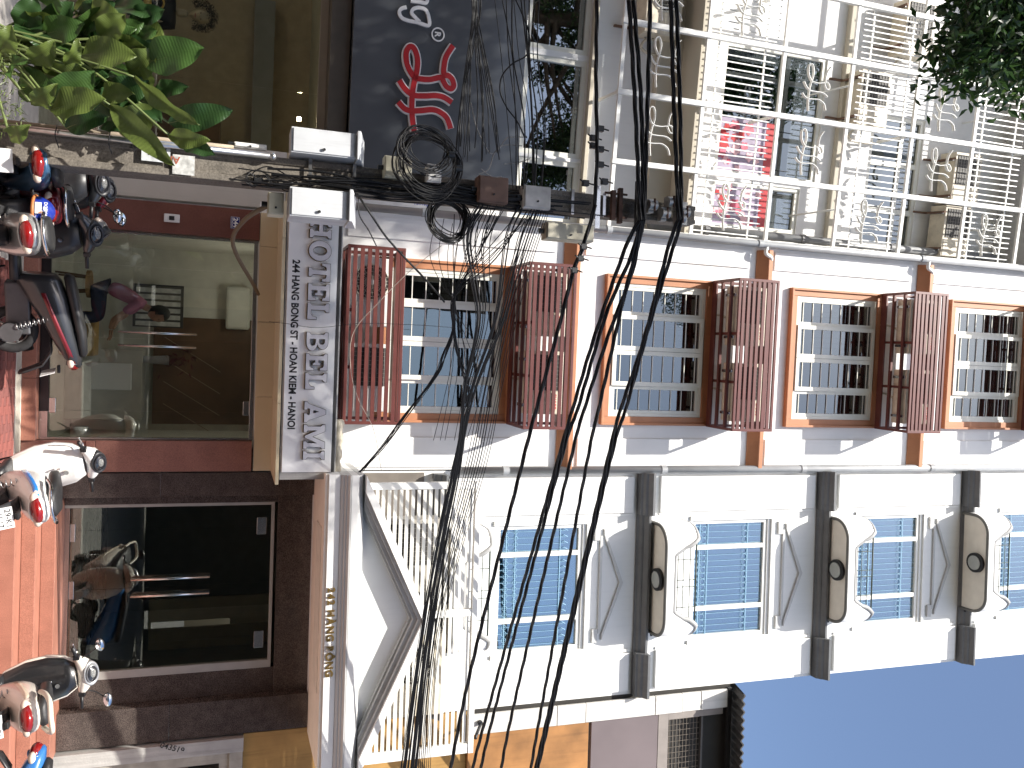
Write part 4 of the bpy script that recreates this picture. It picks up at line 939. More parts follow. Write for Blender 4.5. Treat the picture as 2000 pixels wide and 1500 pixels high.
# ================================================================== CABLES
CAB = M('black_cable_sheath', (.007, .007, .008), .45, var=.2, scale=30, spec=.3)
CAB2 = M('grey_cable_sheath', (.28, .27, .25), .5, var=.3, scale=20)
def yline(u):
    return PYc-.26+max(0, u-425)/1075*3.15 if u > 425 else PYc-.26-(425-u)/425*.30
def wpts(px, yf=yline, k=7):
    return catmull([at(v, u, yf(u)) for v, u in px], k)
def strand_mesh(P, r, n=5): return MB().tube(P, r, n, cap=False)
def wire(px, r, label, group, mat=CAB, yf=yline, name='overhead_cable', k=7, twist=0):
    P = wpts(px, yf, k); mb = MB()
    if twist:
        Q = []
        for a, b in zip(P, P[1:]):
            m = max(1, int((b-a).length/.05)); Q += [a.lerp(b, i/m) for i in range(m)]
        Q.append(P[-1])
        for s in range(twist):
            R_ = []; L_ = 0
            for i, p in enumerate(Q):
                d = (Q[min(i+1, len(Q)-1)]-Q[max(i-1, 0)]).normalized(); a = d.cross(Vector((0, 0, 1))).normalized(); b = a.cross(d)
                if i: L_ += (Q[i]-Q[i-1]).length
                t = L_*2*pi/1.0+s*2*pi/twist; R_.append(p+(a*cos(t)+b*sin(t))*r*1.1)
            mb.tube(R_, r, 5, cap=False)
    else: mb.tube(P, r, 5, cap=False)
    return tag(link(name, mb.mesh(name, mat)), label, 'cable', group)
PG = 'twisted power cables on top of the pole'
def ypow(u): return yline(u)-.05
for i, px in enumerate(([(1228,0),(1240,200),(1250,430)], [(1237,0),(1252,200),(1257,430)], [(1270,0),(1266,150),(1262,300),(1258,430)], [(1310,0),(1316,200),(1325,430)], [(1321,0),(1328,200),(1331,430)])):
    wire(px, .0115, ['lowest of the three close twisted cables left of the pole, before the screen', 'second twisted cable above it crossing the shop screen left of the pole', 'third twisted cable left of the pole, just over the black plate', 'lower of the two topmost twisted cables left of the pole', 'highest twisted cable left of the pole, in front of the shop screen'][i], PG, twist=3, yf=ypow)
for i, px in enumerate(([(1250,430),(1223,480),(1163,651),(1118,800),(1089,900),(955,1380),(923,1500)], [(1252,430),(1232,501),(1182,619),(1128,800),(1095,900),(968,1380),(939,1500)],
        [(1254,430),(1235,530),(1190,650),(1141,800),(1114,900),(1003,1380),(979,1500)], [(1258,430),(1242,491),(1216,591),(1169,800),(1147,900),(1058,1380),(1037,1500)],
        [(1325,430),(1306,480),(1256,668),(1212,800),(1186,900),(1074,1380),(1046,1500)], [(1331,430),(1316,480),(1267,640),(1222,800),(1192,900),(1079,1380),(1051,1500)])):
    wire(px, .0115, ['lowest of the twisted power cables slanting down right to the wall clamp', 'second twisted cable slanting right, held by the wall clamp', 'third twisted cable slanting down right across the blue window', 'fourth twisted cable slanting right, over the gable of the lowest blue window', 'lower cable of the topmost pair slanting right past the first grey cornice', 'upper strand of the topmost pair slanting right past the first grey cornice'][i], PG, twist=3, yf=ypow)
yc0 = lambda u: PYc-.3+max(0, u-425)/1075*1.85
wire([(1163,400),(1139,480),(1120,529),(1088,651),(1047,800),(1021,900),(920,1306),(880,1500)], .0115, 'single twisted cable passing in front of the cage over the lowest hotel window', PG, twist=3, yf=yc0)
wire([(1166,0),(1164,150),(1166,300),(1161,400)], .0105, 'thick cable with black connectors left of the pole beside the first floor window', PG, twist=3, yf=ypow)
def connector(v, u, label):
    p = at(v, u, yc0(u)-.01); t = thing('cable_connector', label, 'connector', None, *p, group='black cable connectors')
    part('body', MB().box(-.03, .03, -.03, .02, -.035, .035), BLK, t, .008)
    for s in (-1, 1): part('stub', MB().tube([(.0, -.02, .02*s), (.02*s, -.05, .075*s)], .008, 6), BLK, t)
for i, (v, u) in enumerate(((1172, 252), (1158, 270), (1158, 285), (1172, 292), (1172, 322), (1143, 358), (1180, 355), (1139, 482), (1133, 505), (1121, 528))):
    connector(v, u, 'black piercing connector on the thick cable %s' % ('left of the pole' if u < 330 else 'close to the pole' if u < 400 else 'right of the pole by the red-brown cage'))
# comm wires: right bundle, node bundle, left fan, loose lines
rw = random.Random(5)
def ycom(u): return PYc-.25+max(0, u-400)/1100*1.75 if u > 400 else PYc-.25-(400-u)/400*.3
jit = lambda s: rw.uniform(-s, s)
BG = 'telephone wires in the big bundle to the right'
for i in range(22):
    a = rw.uniform(930, 1060); o_ = rw.uniform(-1, 1)
    px = [(a, 405+jit(8)), (a-26, 470), (960+(a-995)*.45+jit(2), 620), (918+(a-995)*.2+jit(2), 760), (894+o_*9+jit(1.5), 900), (857+o_*12+jit(1.5), 1080), (823+o_*12+jit(1.5), 1290), (797+o_*17, 1510)]
    wire(px, rw.choice((.004, .005, .006, .008)), 'black telephone wire in the thick bundle crossing the slat screen', BG, yf=ycom, name='telephone_wire')
for i in range(9):
    a = 1035+i*5
    px = [(a, 408+jit(6)), (985+i*5, 560), (940+i*5+jit(2), 760), (912+i*5, 900), (852+i*3.6+jit(2), 1150), (828+i*3+jit(3), 1330), (808+i*4, 1510)]
    wire(px, rw.choice((.004, .005, .006)), 'thin separate telephone wire running above the thick bundle to the right', 'thin telephone wires to the right', yf=ycom, name='telephone_wire')
yno = lambda u: PYc-.2+max(0, u-420)/500*1.75
for i in range(16):
    a = rw.uniform(885, 1035); b = rw.choice((0, 0, 1))
    end = [(868+jit(5), 690), (850+jit(4), 735), (786+jit(5), 820), (745+jit(4), 876), (703+jit(6), 922)] if b == 0 else [(893+jit(4), 690), (908+jit(5), 735), (914+jit(5), 775), (905+jit(5), 830), (893+jit(5), 900)]
    wire([(a, 420+jit(25)), (a*.5+888*.5+jit(10), 505), (888+jit(3), 575+jit(4)), (887+jit(3), 640)]+end, rw.choice((.004, .005, .007)), 'black wire knotted before the lowest hotel window, running down to the portico corner' if b == 0 else 'black wire from the knot in front of the lowest hotel window to the bundle', 'wires knotted in front of the hotel window', yf=yno, name='telephone_wire')
for i in range(20):
    a = rw.uniform(888, 1010); b = rw.uniform(922, 938)
    px = [(a, 300+jit(20)), (a*.75+930*.25+jit(5), 200), (a*.3+b*.7, 90), (b, 30), (b+jit(3), -8)]
    wire(px, rw.choice((.004, .005, .006)), 'black wire in the fan that spreads over the grey sign board', 'wires fanned across the grey sign board', yf=ycom, name='telephone_wire')
for i in range(10):
    a = 985+i*8
    px = [(a-18+i*2+jit(4), -8), (a+jit(8), 110), (a+12+jit(6), 240), (1005+i*6+jit(6), 370)]
    wire(px, rw.choice((.0045, .006, .008)), 'loose black line hanging in front of the first floor shop window', 'lines in front of the shop window', yf=ycom, name='telephone_wire')
wire([(1004,-8),(1032,60),(1030,105),(1000,125),(980,150),(977,180),(990,210),(1012,240),(1025,270)], .008, 'thick black cable with an S-shaped slack loop on the sign board edge', 'lines in front of the shop window', yf=ycom, name='telephone_wire')
for px in ([(920,200),(928,240),(940,270),(958,300),(975,290),(990,270),(1010,268),(1022,268)], [(935,340),(955,330),(965,300),(980,285),(1000,283),(1020,285)], [(985,320),(1010,318),(1035,310)], [(940,330),(960,345),(980,345)]):
    wire(px, .005, 'pale grey slack wire beside the grey sign board near the pole', 'pale slack wires by the pole', CAB2, yf=lambda u: PYc-.3, name='telephone_wire')
wire([(697,378),(725,420),(760,470),(830,545),(868,590)], .011, 'thick black cable slanting from the right cabinet across the cage to the knot', 'wires knotted in front of the hotel window', yf=yno, name='telephone_wire')
wire([(700,385),(702,420),(720,450),(735,480)], .006, 'thin black wire curling from the cabinet to the lowest cage', None, yf=yno, name='telephone_wire')
wire([(862,480),(800,530),(740,590),(690,650),(685,720),(700,780),(730,840),(745,920)], .0035, 'pale thin wire drooping over the lowest cage', None, M('pale_thin_wire', (.45, .4, .33), .5), yf=yno, name='telephone_wire')
wire([(525,628),(560,632),(620,640),(700,632),(800,634),(890,640)], .0028, 'hair-thin wire hanging across the silver hotel sign', None, yf=lambda u: 10.0, name='telephone_wire')
for i in range(7):
    a = 830+i*17
    wire([(a+20, 430+jit(10)), (a+10, 500), (a*.4+888*.6, 560), (888+jit(5), 600), (a*.5+470+jit(10), 720), (a*.6+350+jit(10), 860)], .0035, 'thin wire strung loosely across the lowest hotel window', 'wires knotted in front of the hotel window', yf=yno, name='telephone_wire')
# cables strapped up the pole: individually thin, one vertical bunch
for i in range(18):
    x = rw.uniform(-.02, .16); z0, z1 = rw.uniform(2.2, 3.1), rw.uniform(4.9, 5.9); y = -.17-rw.uniform(0, .07)
    P = catmull([Vector((PXc+x+jit(.04), PYc+y+jit(.02), z0+(z1-z0)*t)) for t in (0, .2, .4, .6, .8, 1)], 5)
    tag(link('riser_cable', MB().tube(P, rw.choice((.006, .008, .011)), 5, cap=False).mesh('riser_cable', CAB)), 'black cable strapped upright along the front of the pole', 'cable', 'cables strapped up the pole')
def coil(v, u, r, n, label, Y, sx=1., tilt=.3, spread=.03):
    c = at(v, u, Y); t = thing('cable_coil', label, 'cable coil', None, *c, group='cable coils on the pole')
    for i in range(n):
        rr_ = r*(1+rw.uniform(-.16, .10)); ox, oz = jit(spread), jit(spread); ph = jit(.5); e = 1+jit(.08); yy = jit(.04)
        P = [Vector((ox+rr_*sx*cos(a)*e+.01*sin(3*a+ph), yy+.03*sin(a+ph)+tilt*rr_*.2*sin(a), oz+rr_*sin(a)/e)) for a in [2*pi*j/36 for j in range(36)]]
        o = part('loop', MB().tube(P, rw.choice((.004, .005, .006)), 5, closed=True), CAB, t)
    part('tie', MB().cyl((0, 0, r-.03), .03, .06, 'z', 8), BLK, t)
coil(835, 322, .30, 15, 'largest black cable coil, hanging on the pole beside the cream box', PYc-.36, .95)
coil(832, 296, .24, 14, 'tangled black cable coil at the left edge of the pole below the red emblem', PYc-.44, .75, spread=.06)
coil(876, 428, .20, 22, 'dense round cable coil hanging right of the pole against the white hotel wall', PYc-.12, .95, spread=.035)
coil(492, 352, .05, 3, 'small loop of black cable low on the pole', PYc-.16, 1.0, spread=.01)
for i in range(8):
    a = rw.uniform(0, pi); p = at(505+jit(25), 350+jit(6), PYc-.16)
    P = catmull([p, p+Vector((jit(.06), jit(.02), .05+jit(.05))), p+Vector((jit(.1), 0, .15)), Vector((PXc+.1, PYc-.18, p.z+.4))], 5)
    tag(link('riser_cable', MB().tube(P, .006, 5).mesh('riser_cable', CAB)), 'short black cable end frayed low on the pole front', 'cable', 'cables strapped up the pole')
hz = thing('drain_hose', 'brown flexible hose curving from the cream box down to the hotel pier', 'hose', None, PXc+.30, PYc-.1, 2.62)
part('hose', MB().tube(catmull([(0, 0, 0), (.12, .3, -.22), (.22, 1.2, -.30), (.45, 2.6, -.06), (.52, 3.15, .02)], 6), .022, 8), M('brown_hose', (.14, .10, .06), .6), hz)
# ================================================================== SCOOTERS
TYRE = M('tyre_rubber', (.018, .018, .019), .85, var=.3, scale=20)
RIMM = M('alloy_rim', (.42, .42, .42), .35, .85, var=.1)
GUN = M('dark_scooter_plastic', (.022, .022, .024), .42, var=.25, scale=8)
SEATM = M('black_vinyl_seat', (.02, .02, .021), .5, var=.25, scale=9, bump=.15, bscale=80)
TAILR = M('red_tail_lens', (.20, .008, .008), .14, var=.3, coat=.6)
AMB = M('clear_lens', (.60, .50, .42), .12, var=.1, coat=.5)
CHRM = M('chrome_metal', (.75, .75, .75), .12, 1., var=.05)
PLT = M('white_number_plate', (.78, .78, .78), .45, var=.05, scale=9)
MIRG = M('mirror_glass', (.75, .8, .85), .03, 1., var=0)
DIAL = M('instrument_glass', (.03, .03, .035), .1, var=.4, scale=40, coat=.8)
def ring(x, zc, hw, hh, n=18, p=2.6, top=1., bot=1.):
    out = []
    for j in range(n):
        a = 2*pi*j/n; c, s = cos(a), sin(a)
        out.append(Vector((x, math.copysign(abs(c)**(2/p), c)*hw, zc+math.copysign(abs(s)**(2/p), s)*hh*(top if s > 0 else bot))))
    return out
def paint(name, col, metallic=0.): return M(name, col, .28, metallic, var=.05, scale=3, coat=.6)
def wheel(parent, x, r, name, disc=True):
    w = part(name, MB().tube([(x+r*.80*cos(a), 0, r+r*.80*sin(a)) for a in [2*pi*i/30 for i in range(30)]], r*.2, 10, closed=True), TYRE, parent)
    mb = MB().tube([(x+r*.62*cos(a), 0, r+r*.62*sin(a)) for a in [2*pi*i/26 for i in range(26)]], r*.05, 8, closed=True)
    part('rim', mb, RIMM, w)
    for k in range(5):
        a = 2*pi*k/5+.3; part('spoke', MB().tube([(x, 0, r), (x+r*.6*cos(a), 0, r+r*.6*sin(a))], [.022, .014], 7), RIMM, w)
    part('hub', MB().cyl((x, -.06, r), .045, .12, 'y', 12), GUN, w)
    if disc: part('brake_disc', MB().cyl((x, .05, r), r*.42, .006, 'y', 22), CHRM, w)
def scooter(label, loc, head, body, accent, plate=None, seat=SEATM, lean=0., steer=0., shield_in=GUN, rail='steel', tail='wide', dash=GUN, mirrors=(1, 1), cowl=None, brand=None, spring=False, spoke=False, stripe=None, scale=1.):
    t = thing('motor_scooter', label, 'motor scooter', None, *loc, rotz=0, group='scooters parked before the shops')
    t.rotation_euler = (lean, 0, head); t.scale = (scale,)*3
    cowl = cowl or body
    wheel(t, -.62, .245, 'rear_wheel', False); wheel(t, .63, .245, 'front_wheel')
    # tail body
    rs = [ring(x, z, w, h, top=tp) for x, z, w, h, tp in ((-1.02, .835, .03, .025, 1), (-.99, .825, .095, .05, 1), (-.90, .79, .145, .085, 1), (-.72, .73, .175, .12, 1), (-.50, .66, .185, .15, 1), (-.28, .58, .175, .19, 1), (-.10, .50, .15, .21, 1), (-.04, .46, .13, .2, 1))]
    b = part('rear_body', MB().loft(rs), body, t)
    if stripe:
        for s in (-1, 1): part('side_stripe', MB().loft([[Vector((x, s*(w+.006), z+dz)) for dz in (-.022, .022)]+[Vector((x, s*(w-.012), z+dz)) for dz in (.022, -.022)] for x, z, w in ((-.95, .80, .118), (-.8, .76, .163), (-.6, .69, .183), (-.4, .62, .184), (-.2, .55, .164))]), stripe, b)
    # under-tray and engine
    part('engine', MB().box(-.66, -.12, -.09, .07, .20, .42).cyl((-.62, .06, .245), .10, .09, 'y', 14), M('engine_metal', (.12, .12, .125), .5, .6, var=.2), t, .02)
    part('silencer', MB().tube([(-.15, -.14, .26), (-.4, -.16, .27), (-.88, -.17, .36)], [.025, .05, .06], 12), GUN, t)
    part('silencer_guard', MB().loft([ring(x, z, .012, .045) for x, z in ((-.78, .345), (-.5, .30))]).xf(Matrix.Translation((0, -.225, 0))), CHRM, t)
    mg = MB().loft([[Vector((x, y*w, z)) for y in (-1, -.3, .3, 1)]+[Vector((x+.012, y*w, z-.015)) for y in (1, .3, -.3, -1)] for x, z, w in ((-.70, .60, .07), (-.86, .60, .085), (-.99, .52, .085), (-1.06, .36, .08), (-1.08, .30, .07))])
    part('rear_mudguard', mg, GUN, t)
    # seat
    rs = [ring(x, z, w, h, p=3.2) for x, z, w, h in ((-.90, .885, .05, .02), (-.86, .89, .115, .04), (-.62, .875, .15, .05), (-.40, .835, .145, .05), (-.2, .80, .12, .055), (-.06, .775, .09, .05), (-.03, .76, .05, .02))]
    part('seat', MB().loft(rs), seat, t)
    # floor and leg shield
    part('footboard', MB().loft([ring(x, .30, .155, .045, p=5) for x in (-.08, .1, .28, .36)]), GUN, t)
    def shl(z, x, w, th): return [Vector((x-th*.5-.07*(1-(yy*yy)), yy*w, z)) for yy in (1, .6, .2, -.2, -.6, -1)][::-1]+[Vector((x+th*.6+.09*(1-yy*yy), yy*w, z)) for yy in (1, .6, .2, -.2, -.6, -1)]
    prof = ((.24, .34, .10, .03), (.34, .37, .17, .05), (.52, .43, .225, .06), (.70, .45, .235, .07), (.86, .44, .20, .07), (.96, .42, .13, .06))
    part('front_cover', MB().loft([[p+Vector((.015, 0, 0)) for p in shl(*q)] for q in prof]), cowl, t)
    part('inner_shield', MB().loft([[p+Vector((-.022, 0, 0)) for p in shl(z, x, w*.93, th*.4)] for z, x, w, th in prof]), shield_in, t)
    part('key_lock', MB().cyl((.315, -.06, .80), .022, .02, 'x', 12), CHRM, t)
    part('bag_hook', MB().tube(catmull([(.32, 0, .74), (.28, 0, .73), (.27, 0, .76)], 4), .007, 6), CHRM, t)
    fd = MB()
    R = .30
    fd.loft([[Vector((.63+R*cos(a)*k, y, .245+R*sin(a)*k)) for y, k in ((-.065, .86), (-.05, 1), (.05, 1), (.065, .86))]+[Vector((.63+R*cos(a)*k, y, .245+R*sin(a)*k)) for y, k in ((.055, .82), (-.055, .82))] for a in [radians(20+140*i/12) for i in range(13)]])
    part('front_mudguard', fd, cowl, t)
    for s in (-1, 1): part('fork', MB().tube([(.63, s*.075, .245), (.50, s*.06, .62)], .018, 8), RIMM, t)
    # handlebar assembly, its own frame turned by the steering angle
    hb = MB()
    M_ = Matrix.Translation((.42, 0, .95)) @ Matrix.Rotation(steer, 4, 'Z') @ Matrix.Rotation(-.12, 4, 'Y')
    rs = []
    for y, cx, cz, rx, rz in ((-.215, -.02, .045, .02, .02), (-.17, 0, .06, .055, .05), (-.10, .025, .085, .085, .075), (0, .04, .10, .10, .085), (.10, .025, .085, .085, .075), (.17, 0, .06, .055, .05), (.215, -.02, .045, .02, .02)):
        rs.append([Vector((cx+rx*cos(a), y, cz+rz*sin(a))) for a in [2*pi*j/16 for j in range(16)]])
    h = part('handlebar_cover', MB().loft(rs).xf(M_), cowl, t)
    dm = Matrix.Translation((-.005, 0, .145)) @ Matrix.Rotation(-.75, 4, 'Y')
    part('dash_panel', MB().loft([[Vector((.085*cos(a)*k, .135*sin(a)*k, zz)) for a in [2*pi*j/24 for j in range(24)]] for k, zz in ((1, -.05), (1, .012), (.9, .026), (.82, .018))]).xf(M_ @ dm), dash, h)
    part('instrument_dial', MB().loft([[Vector((.058*cos(a)*k, .088*sin(a)*k, zz)) for a in [2*pi*j/24 for j in range(24)]] for k, zz in ((1, .019), (.95, .028))]).xf(M_ @ dm), DIAL, h)
    part('dial_ring', MB().tube([(.06*cos(a), .09*sin(a), .03) for a in [2*pi*j/24 for j in range(24)]], .005, 6, closed=True).xf(M_ @ dm), DIAL if dash is GUN else RIMM, h)
    part('dial_face', MB().loft([[Vector((.03*cos(a)*k+.01, .05*sin(a)*k, zz)) for a in [2*pi*j/18 for j in range(18)]] for k, zz in ((1, .0285), (.97, .0305))]).xf(M_ @ dm), M('dial_print', (.22, .22, .21), .3, var=.9, scale=60, coat=.6), h)
    hl = [[Vector((.105+dx, y*w, .085+zz*hh)) for y, zz in [(cos(2*pi*j/14), sin(2*pi*j/14)) for j in range(14)]] for dx, w, hh in ((0, .10, .055), (.03, .09, .045), (.05, .05, .02))]
    part('headlight', MB().loft(hl).xf(M_), AMB, h)
    for s in (-1, 1):
        part('grip', MB().tube([(-.03, s*.20, .045), (-.075, s*.345, .035)], .018, 9).xf(M_), BLK, h)
        part('brake_lever', MB().tube(catmull([(.0, s*.20, .04), (.03, s*.25, .03), (-.01, s*.35, .022)], 4), .007, 6).xf(M_), CHRM, h)
        part('switch_block', MB().box(-.055, -.005, s*.185, s*.235, .015, .075).xf(M_), BLK, h, .006)
        if mirrors[0 if s > 0 else 1]:
            part('mirror_stem', MB().tube(catmull([(-.02, s*.18, .07), (.0, s*.22, .16), (-.02, s*.29, .25)], 5), .006, 7).xf(M_), BLK, h)
            mm = M_ @ Matrix.Translation((-.03, s*.315, .275)) @ Matrix.Rotation(.15*s, 4, 'Z')
            mr = part('mirror', MB().loft([[Vector((dx, .075*cos(a)*k, .045*sin(a)*k)) for a in [2*pi*j/18 for j in range(18)]] for dx, k in ((.04, .5), (.02, .95), (-.004, 1))]).xf(mm), BLK, h)
            part('mirror_glass', MB().loft([[Vector((dx, .068*cos(a), .039*sin(a))) for a in [2*pi*j/18 for j in range(18)]] for dx in (-.005, -.008)]).xf(mm), MIRG, mr)
    # tail light, indicators, rail, plate
    def patch(y0, y1, x, z0, z1, dpt=.06): return MB().loft([[Vector((x+dx+.05*(abs(yy)/.13)**2*1.0, yy, zz)) for zz, dx in ((z0, 0), ((z0+z1)/2, -.02), (z1, .012))]+[Vector((x+dpt+dx+.05*(abs(yy)/.13)**2, yy, zz)) for zz, dx in ((z1, .012), (z0, 0))] for yy in [y0+(y1-y0)*i/8 for i in range(9)]])
    tlm = MB().sphere((-.965, 0, .80), 1, 22, 14, (.075, .118, .058)); tlm.v = [(x-.012*(1-abs(y)/.12), y, z-.10*abs(y)) for x, y, z in tlm.v]
    part('tail_light', tlm, TAILR, t)
    part('light_surround', MB().tube([(-.985+.03*abs(sin(a)), .125*sin(a), .80+.066*cos(a)-.012*abs(sin(a))) for a in [2*pi*j/24 for j in range(24)]], .011, 6, closed=True), body, t)
    for s in (-1, 1): part('indicator', MB().sphere((-.945, s*.105, .775), 1, 14, 10, (.055, .055, .034)), AMB, t)
    if rail == 'steel':
        part('grab_rail', MB().tube(catmull([(-.66, .175, .84), (-.85, .17, .90), (-.98, .12, .915), (-1.03, 0, .915), (-.98, -.12, .915), (-.85, -.17, .90), (-.66, -.175, .84)], 5), .014, 8), CHRM, t)
    elif rail == 'wide':
        part('grab_rail', MB().tube(catmull([(-.74, .155, .86), (-.90, .16, .93), (-1.05, .12, .985), (-1.09, 0, .99), (-1.05, -.12, .985), (-.90, -.16, .93), (-.74, -.155, .86)], 5), .022, 8), M('cream_grab_rail', (.66, .60, .5), .4), t)
    if plate is not None:
        pm_ = Matrix.Translation((-1.075, 0, .555)) @ Matrix.Rotation(.28, 4, 'Y') @ Matrix.Rotation(-pi/2, 4, 'Z')
        pl = part('number_plate', MB().box(-.095, .095, -.003, .003, -.07, .07).xf(pm_), PLT, t)
        for i, ln in enumerate(plate):
            me = text_mesh(ln, .062, .0006, .0006); xs = [v.co.x for v in me.vertices]; k = .155/(max(xs)-min(xs))
            me.transform(pm_ @ Matrix.Translation((-.078, -.0042, .012 if i == 0 else -.052)) @ Matrix.Diagonal((k, 1, 1, 1)) @ Matrix.Translation((-min(xs), 0, 0)))
            me.materials.append(BKT); link('plate_lettering', me, pl)
        part('plate_lamp', MB().box(-1.08, -1.0, -.03, .03, .64, .67), BLK, t, .008)
    if spring or True:
        P = [Vector((-.56-.0+.032*cos(a)+.1*a/50, .14+.032*sin(a), .30+a*.0062)) for a in [i*.42 for i in range(120)]]
        part('shock_spring', MB().tube(P, .006, 5), CHRM if spring else RIMM, t)
    if brand: text('body_lettering', brand, .06, RED, t, (-.45, -.192, .68), .0006, .001)
    part('side_stand', MB().tube([(.05, .10, .22), (.02, .24, .02)], .011, 6), BLK, t)
    return t
def place(rear, Yr, hd, Yh):
    """ground point under the scooter's middle and its heading, from where its tail (z .8) and handlebar stand"""
    a = at(rear[0], rear[1], Yr); b = at(hd[0], hd[1], Yh); d = Vector((b.x-a.x, b.y-a.y, 0)); h = atan2(d.y, d.x); d.normalize()
    return (a.x+d.x*1.02, a.y+d.y*1.02, -.03), h
WP = paint('pearl_white_paint', (.78, .77, .74)); CP = paint('cream_paint', (.72, .62, .48)); CW = paint('ivory_paint', (.76, .70, .62))
BP = paint('light_blue_paint', (.045, .11, .20), .3); RP = paint('dark_red_paint', (.18, .012, .02), .3); SP = paint('silver_grey_paint', (.42, .42, .42), .5); DP = paint('dark_grey_paint', (.04, .042, .046), .3)
LBL = paint('bright_blue_paint', (.03, .22, .65))
l, h = place((96, 1022), 8.3, (180, 938), 9.5)
scooter('white scooter with plate 29-K1 and black seat between the two shop steps', l, h, WP, GUN, ('29-K1', '165.17'), lean=-.13, steer=.45, shield_in=paint('white_inner_shield', (.72, .71, .68)), stripe=LBL, mirrors=(0, 0), spring=False)
l, h = place((100, 1425), 8.1, (196, 1350), 9.25)
scooter('ivory and cream scooter with plate 29-P1 8219 in the lower right', l, h, CW, CP, ('29-P1', '8219'), lean=-.12, steer=.30, rail='wide', shield_in=paint('black_glossy_shield', (.012, .012, .013)), cowl=CW, dash=SP, spring=False, stripe=CP)
l, h = place((78, 328), 7.9, (185, 360), 8.95)
scooter('blue and black scooter with a blank white plate next to the utility pole', l, h, BP, GUN, (), lean=-.05, steer=.25, spring=True, mirrors=(1, 1), rail='none', cowl=DP)
l, h = place((55, 478), 7.6, (170, 478), 8.7)
scooter('silver scooter with big red tail light and chrome rail in front of the hotel door', l, h, SP, GUN, None, lean=-.10, steer=.5, mirrors=(0, 0), cowl=DP)
l, h = place((95, 420), 8.5, (225, 395), 9.5)
scooter('dark red scooter mostly hidden behind the blue one', l, h, RP, GUN, None, lean=-.05, steer=-.4, cowl=RP)
tt = scooter('black and red scooter parked sideways with its tail toward the hotel door', (-1.0, 9.55, -.03), radians(197), DP, GUN, (), lean=.10, steer=-.2, mirrors=(0, 0), rail='none', stripe=RP, brand='NOUVO', cowl=SP)
p = at(75, 1478, 8.35)
scooter('bright blue scooter cut off at the bottom right corner of the photo', (p.x+.98, 8.35, -.03), radians(-8), paint('deep_sky_blue_paint', (.03, .14, .38)), GUN, None, lean=-.06, steer=.0, mirrors=(0, 0), rail='none', cowl=DP)
# helmet on the blue scooter
p = at(75, 412, 8.15)
hm = thing('helmet', 'blue open-face helmet with an orange rim hanging behind the blue scooter', 'helmet', None, p.x, p.y, p.z)
mb = MB(); rg = []
for i in range(10):
    a = pi/2*i/9; rg.append([Vector((.125*cos(a)*cos(q), .14*cos(a)*sin(q), .15*sin(a)-.02)) for q in [2*pi*j/22 for j in range(22)]])
part('shell', mb.loft(rg[::-1]), paint('glossy_deep_blue', (.012, .03, .26)), hm)
part('rim', MB().tube([(.127*cos(q), .142*sin(q), -.02) for q in [2*pi*j/28 for j in range(28)]], .014, 6, closed=True), M('orange_rim', (.45, .16, .05), .5), hm)
part('peak', MB().loft([[Vector((-.10*s-.03, y*.11, -.02-.03*s*(1-y*y))) for y in (-1, -.5, 0, .5, 1)]+[Vector((-.10*s-.03, y*.11, -.028-.03*s*(1-y*y))) for y in (1, .5, 0, -.5, -1)] for s in (.9, 1.4)]), GUN, hm)
lb = part('sticker', MB().box(-.05, .045, -.1435, -.139, .0, .05), PLT, hm)
text('helmet_lettering', 'DOEMA', .034, PLT, hm, (-.055, -.142, .07), .002, .001)

# ================================================================== BROAD-LEAVED PLANT
pl = thing('potted_plant', 'tall leafy plant with broad torn green leaves beside the utility pole', 'plant', None, -2.55, 7.6, 0)
part('pot', MB().loft([ring(0, 0, 0, 0)] if 0 else [[Vector((r*cos(a), r*sin(a), z)) for a in [2*pi*j/24 for j in range(24)]] for r, z in ((.22, -.03), (.28, .28), (.30, .29), (.30, .33), (.27, .33), (.26, .28))]), M('clay_planter', (.25, .12, .07), .85, var=.25), pl)
def leafmat(name, c, c2):
    m = bpy.data.materials.new(name); m.use_nodes = True; t = m.node_tree; p = t.nodes['Principled BSDF']; p.inputs['Roughness'].default_value = .38
    co = nd(t, 'ShaderNodeTexCoord'); wv = nd(t, 'ShaderNodeTexWave'); wv.bands_direction = 'X'; wv.inputs['Scale'].default_value = 7; wv.inputs['Distortion'].default_value = 1.5
    t.links.new(co.outputs['UV'], wv.inputs['Vector'])
    n = nd(t, 'ShaderNodeTexNoise'); n.inputs['Scale'].default_value = 7; t.links.new(co.outputs['Object'], n.inputs['Vector'])
    mx = nd(t, 'ShaderNodeMix', data_type='RGBA'); mx.inputs[6].default_value = tuple(c)+(1,); mx.inputs[7].default_value = tuple(c2)+(1,); t.links.new(n.outputs[0], mx.inputs[0])
    t.links.new(mx.outputs[2], p.inputs['Base Color'])
    b = nd(t, 'ShaderNodeBump'); b.inputs['Strength'].default_value = .22; b.inputs['Distance'].default_value = .006; t.links.new(wv.outputs[0], b.inputs['Height']); t.links.new(b.outputs[0], p.inputs['Normal'])
    tr = nd(t, 'ShaderNodeBsdfTranslucent'); t.links.new(mx.outputs[2], tr.inputs[0]); ms = nd(t, 'ShaderNodeMixShader'); ms.inputs[0].default_value = .35
    o = t.nodes['Material Output']; t.links.new(p.outputs[0], ms.inputs[1]); t.links.new(tr.outputs[0], ms.inputs[2]); t.links.new(ms.outputs[0], o.inputs[0]); return m
LF = [leafmat('broad_leaf_green', (.045, .105, .022), (.08, .15, .038)), leafmat('broad_leaf_lit', (.105, .15, .03), (.15, .20, .05)), leafmat('broad_leaf_shaded', (.022, .065, .018), (.045, .095, .028))]  # yellow green stands for lit leaves, dark for shaded ones mostly behind
STEMG = M('green_stalk', (.14, .18, .06), .5, var=.2, scale=15)
rl = random.Random(11)
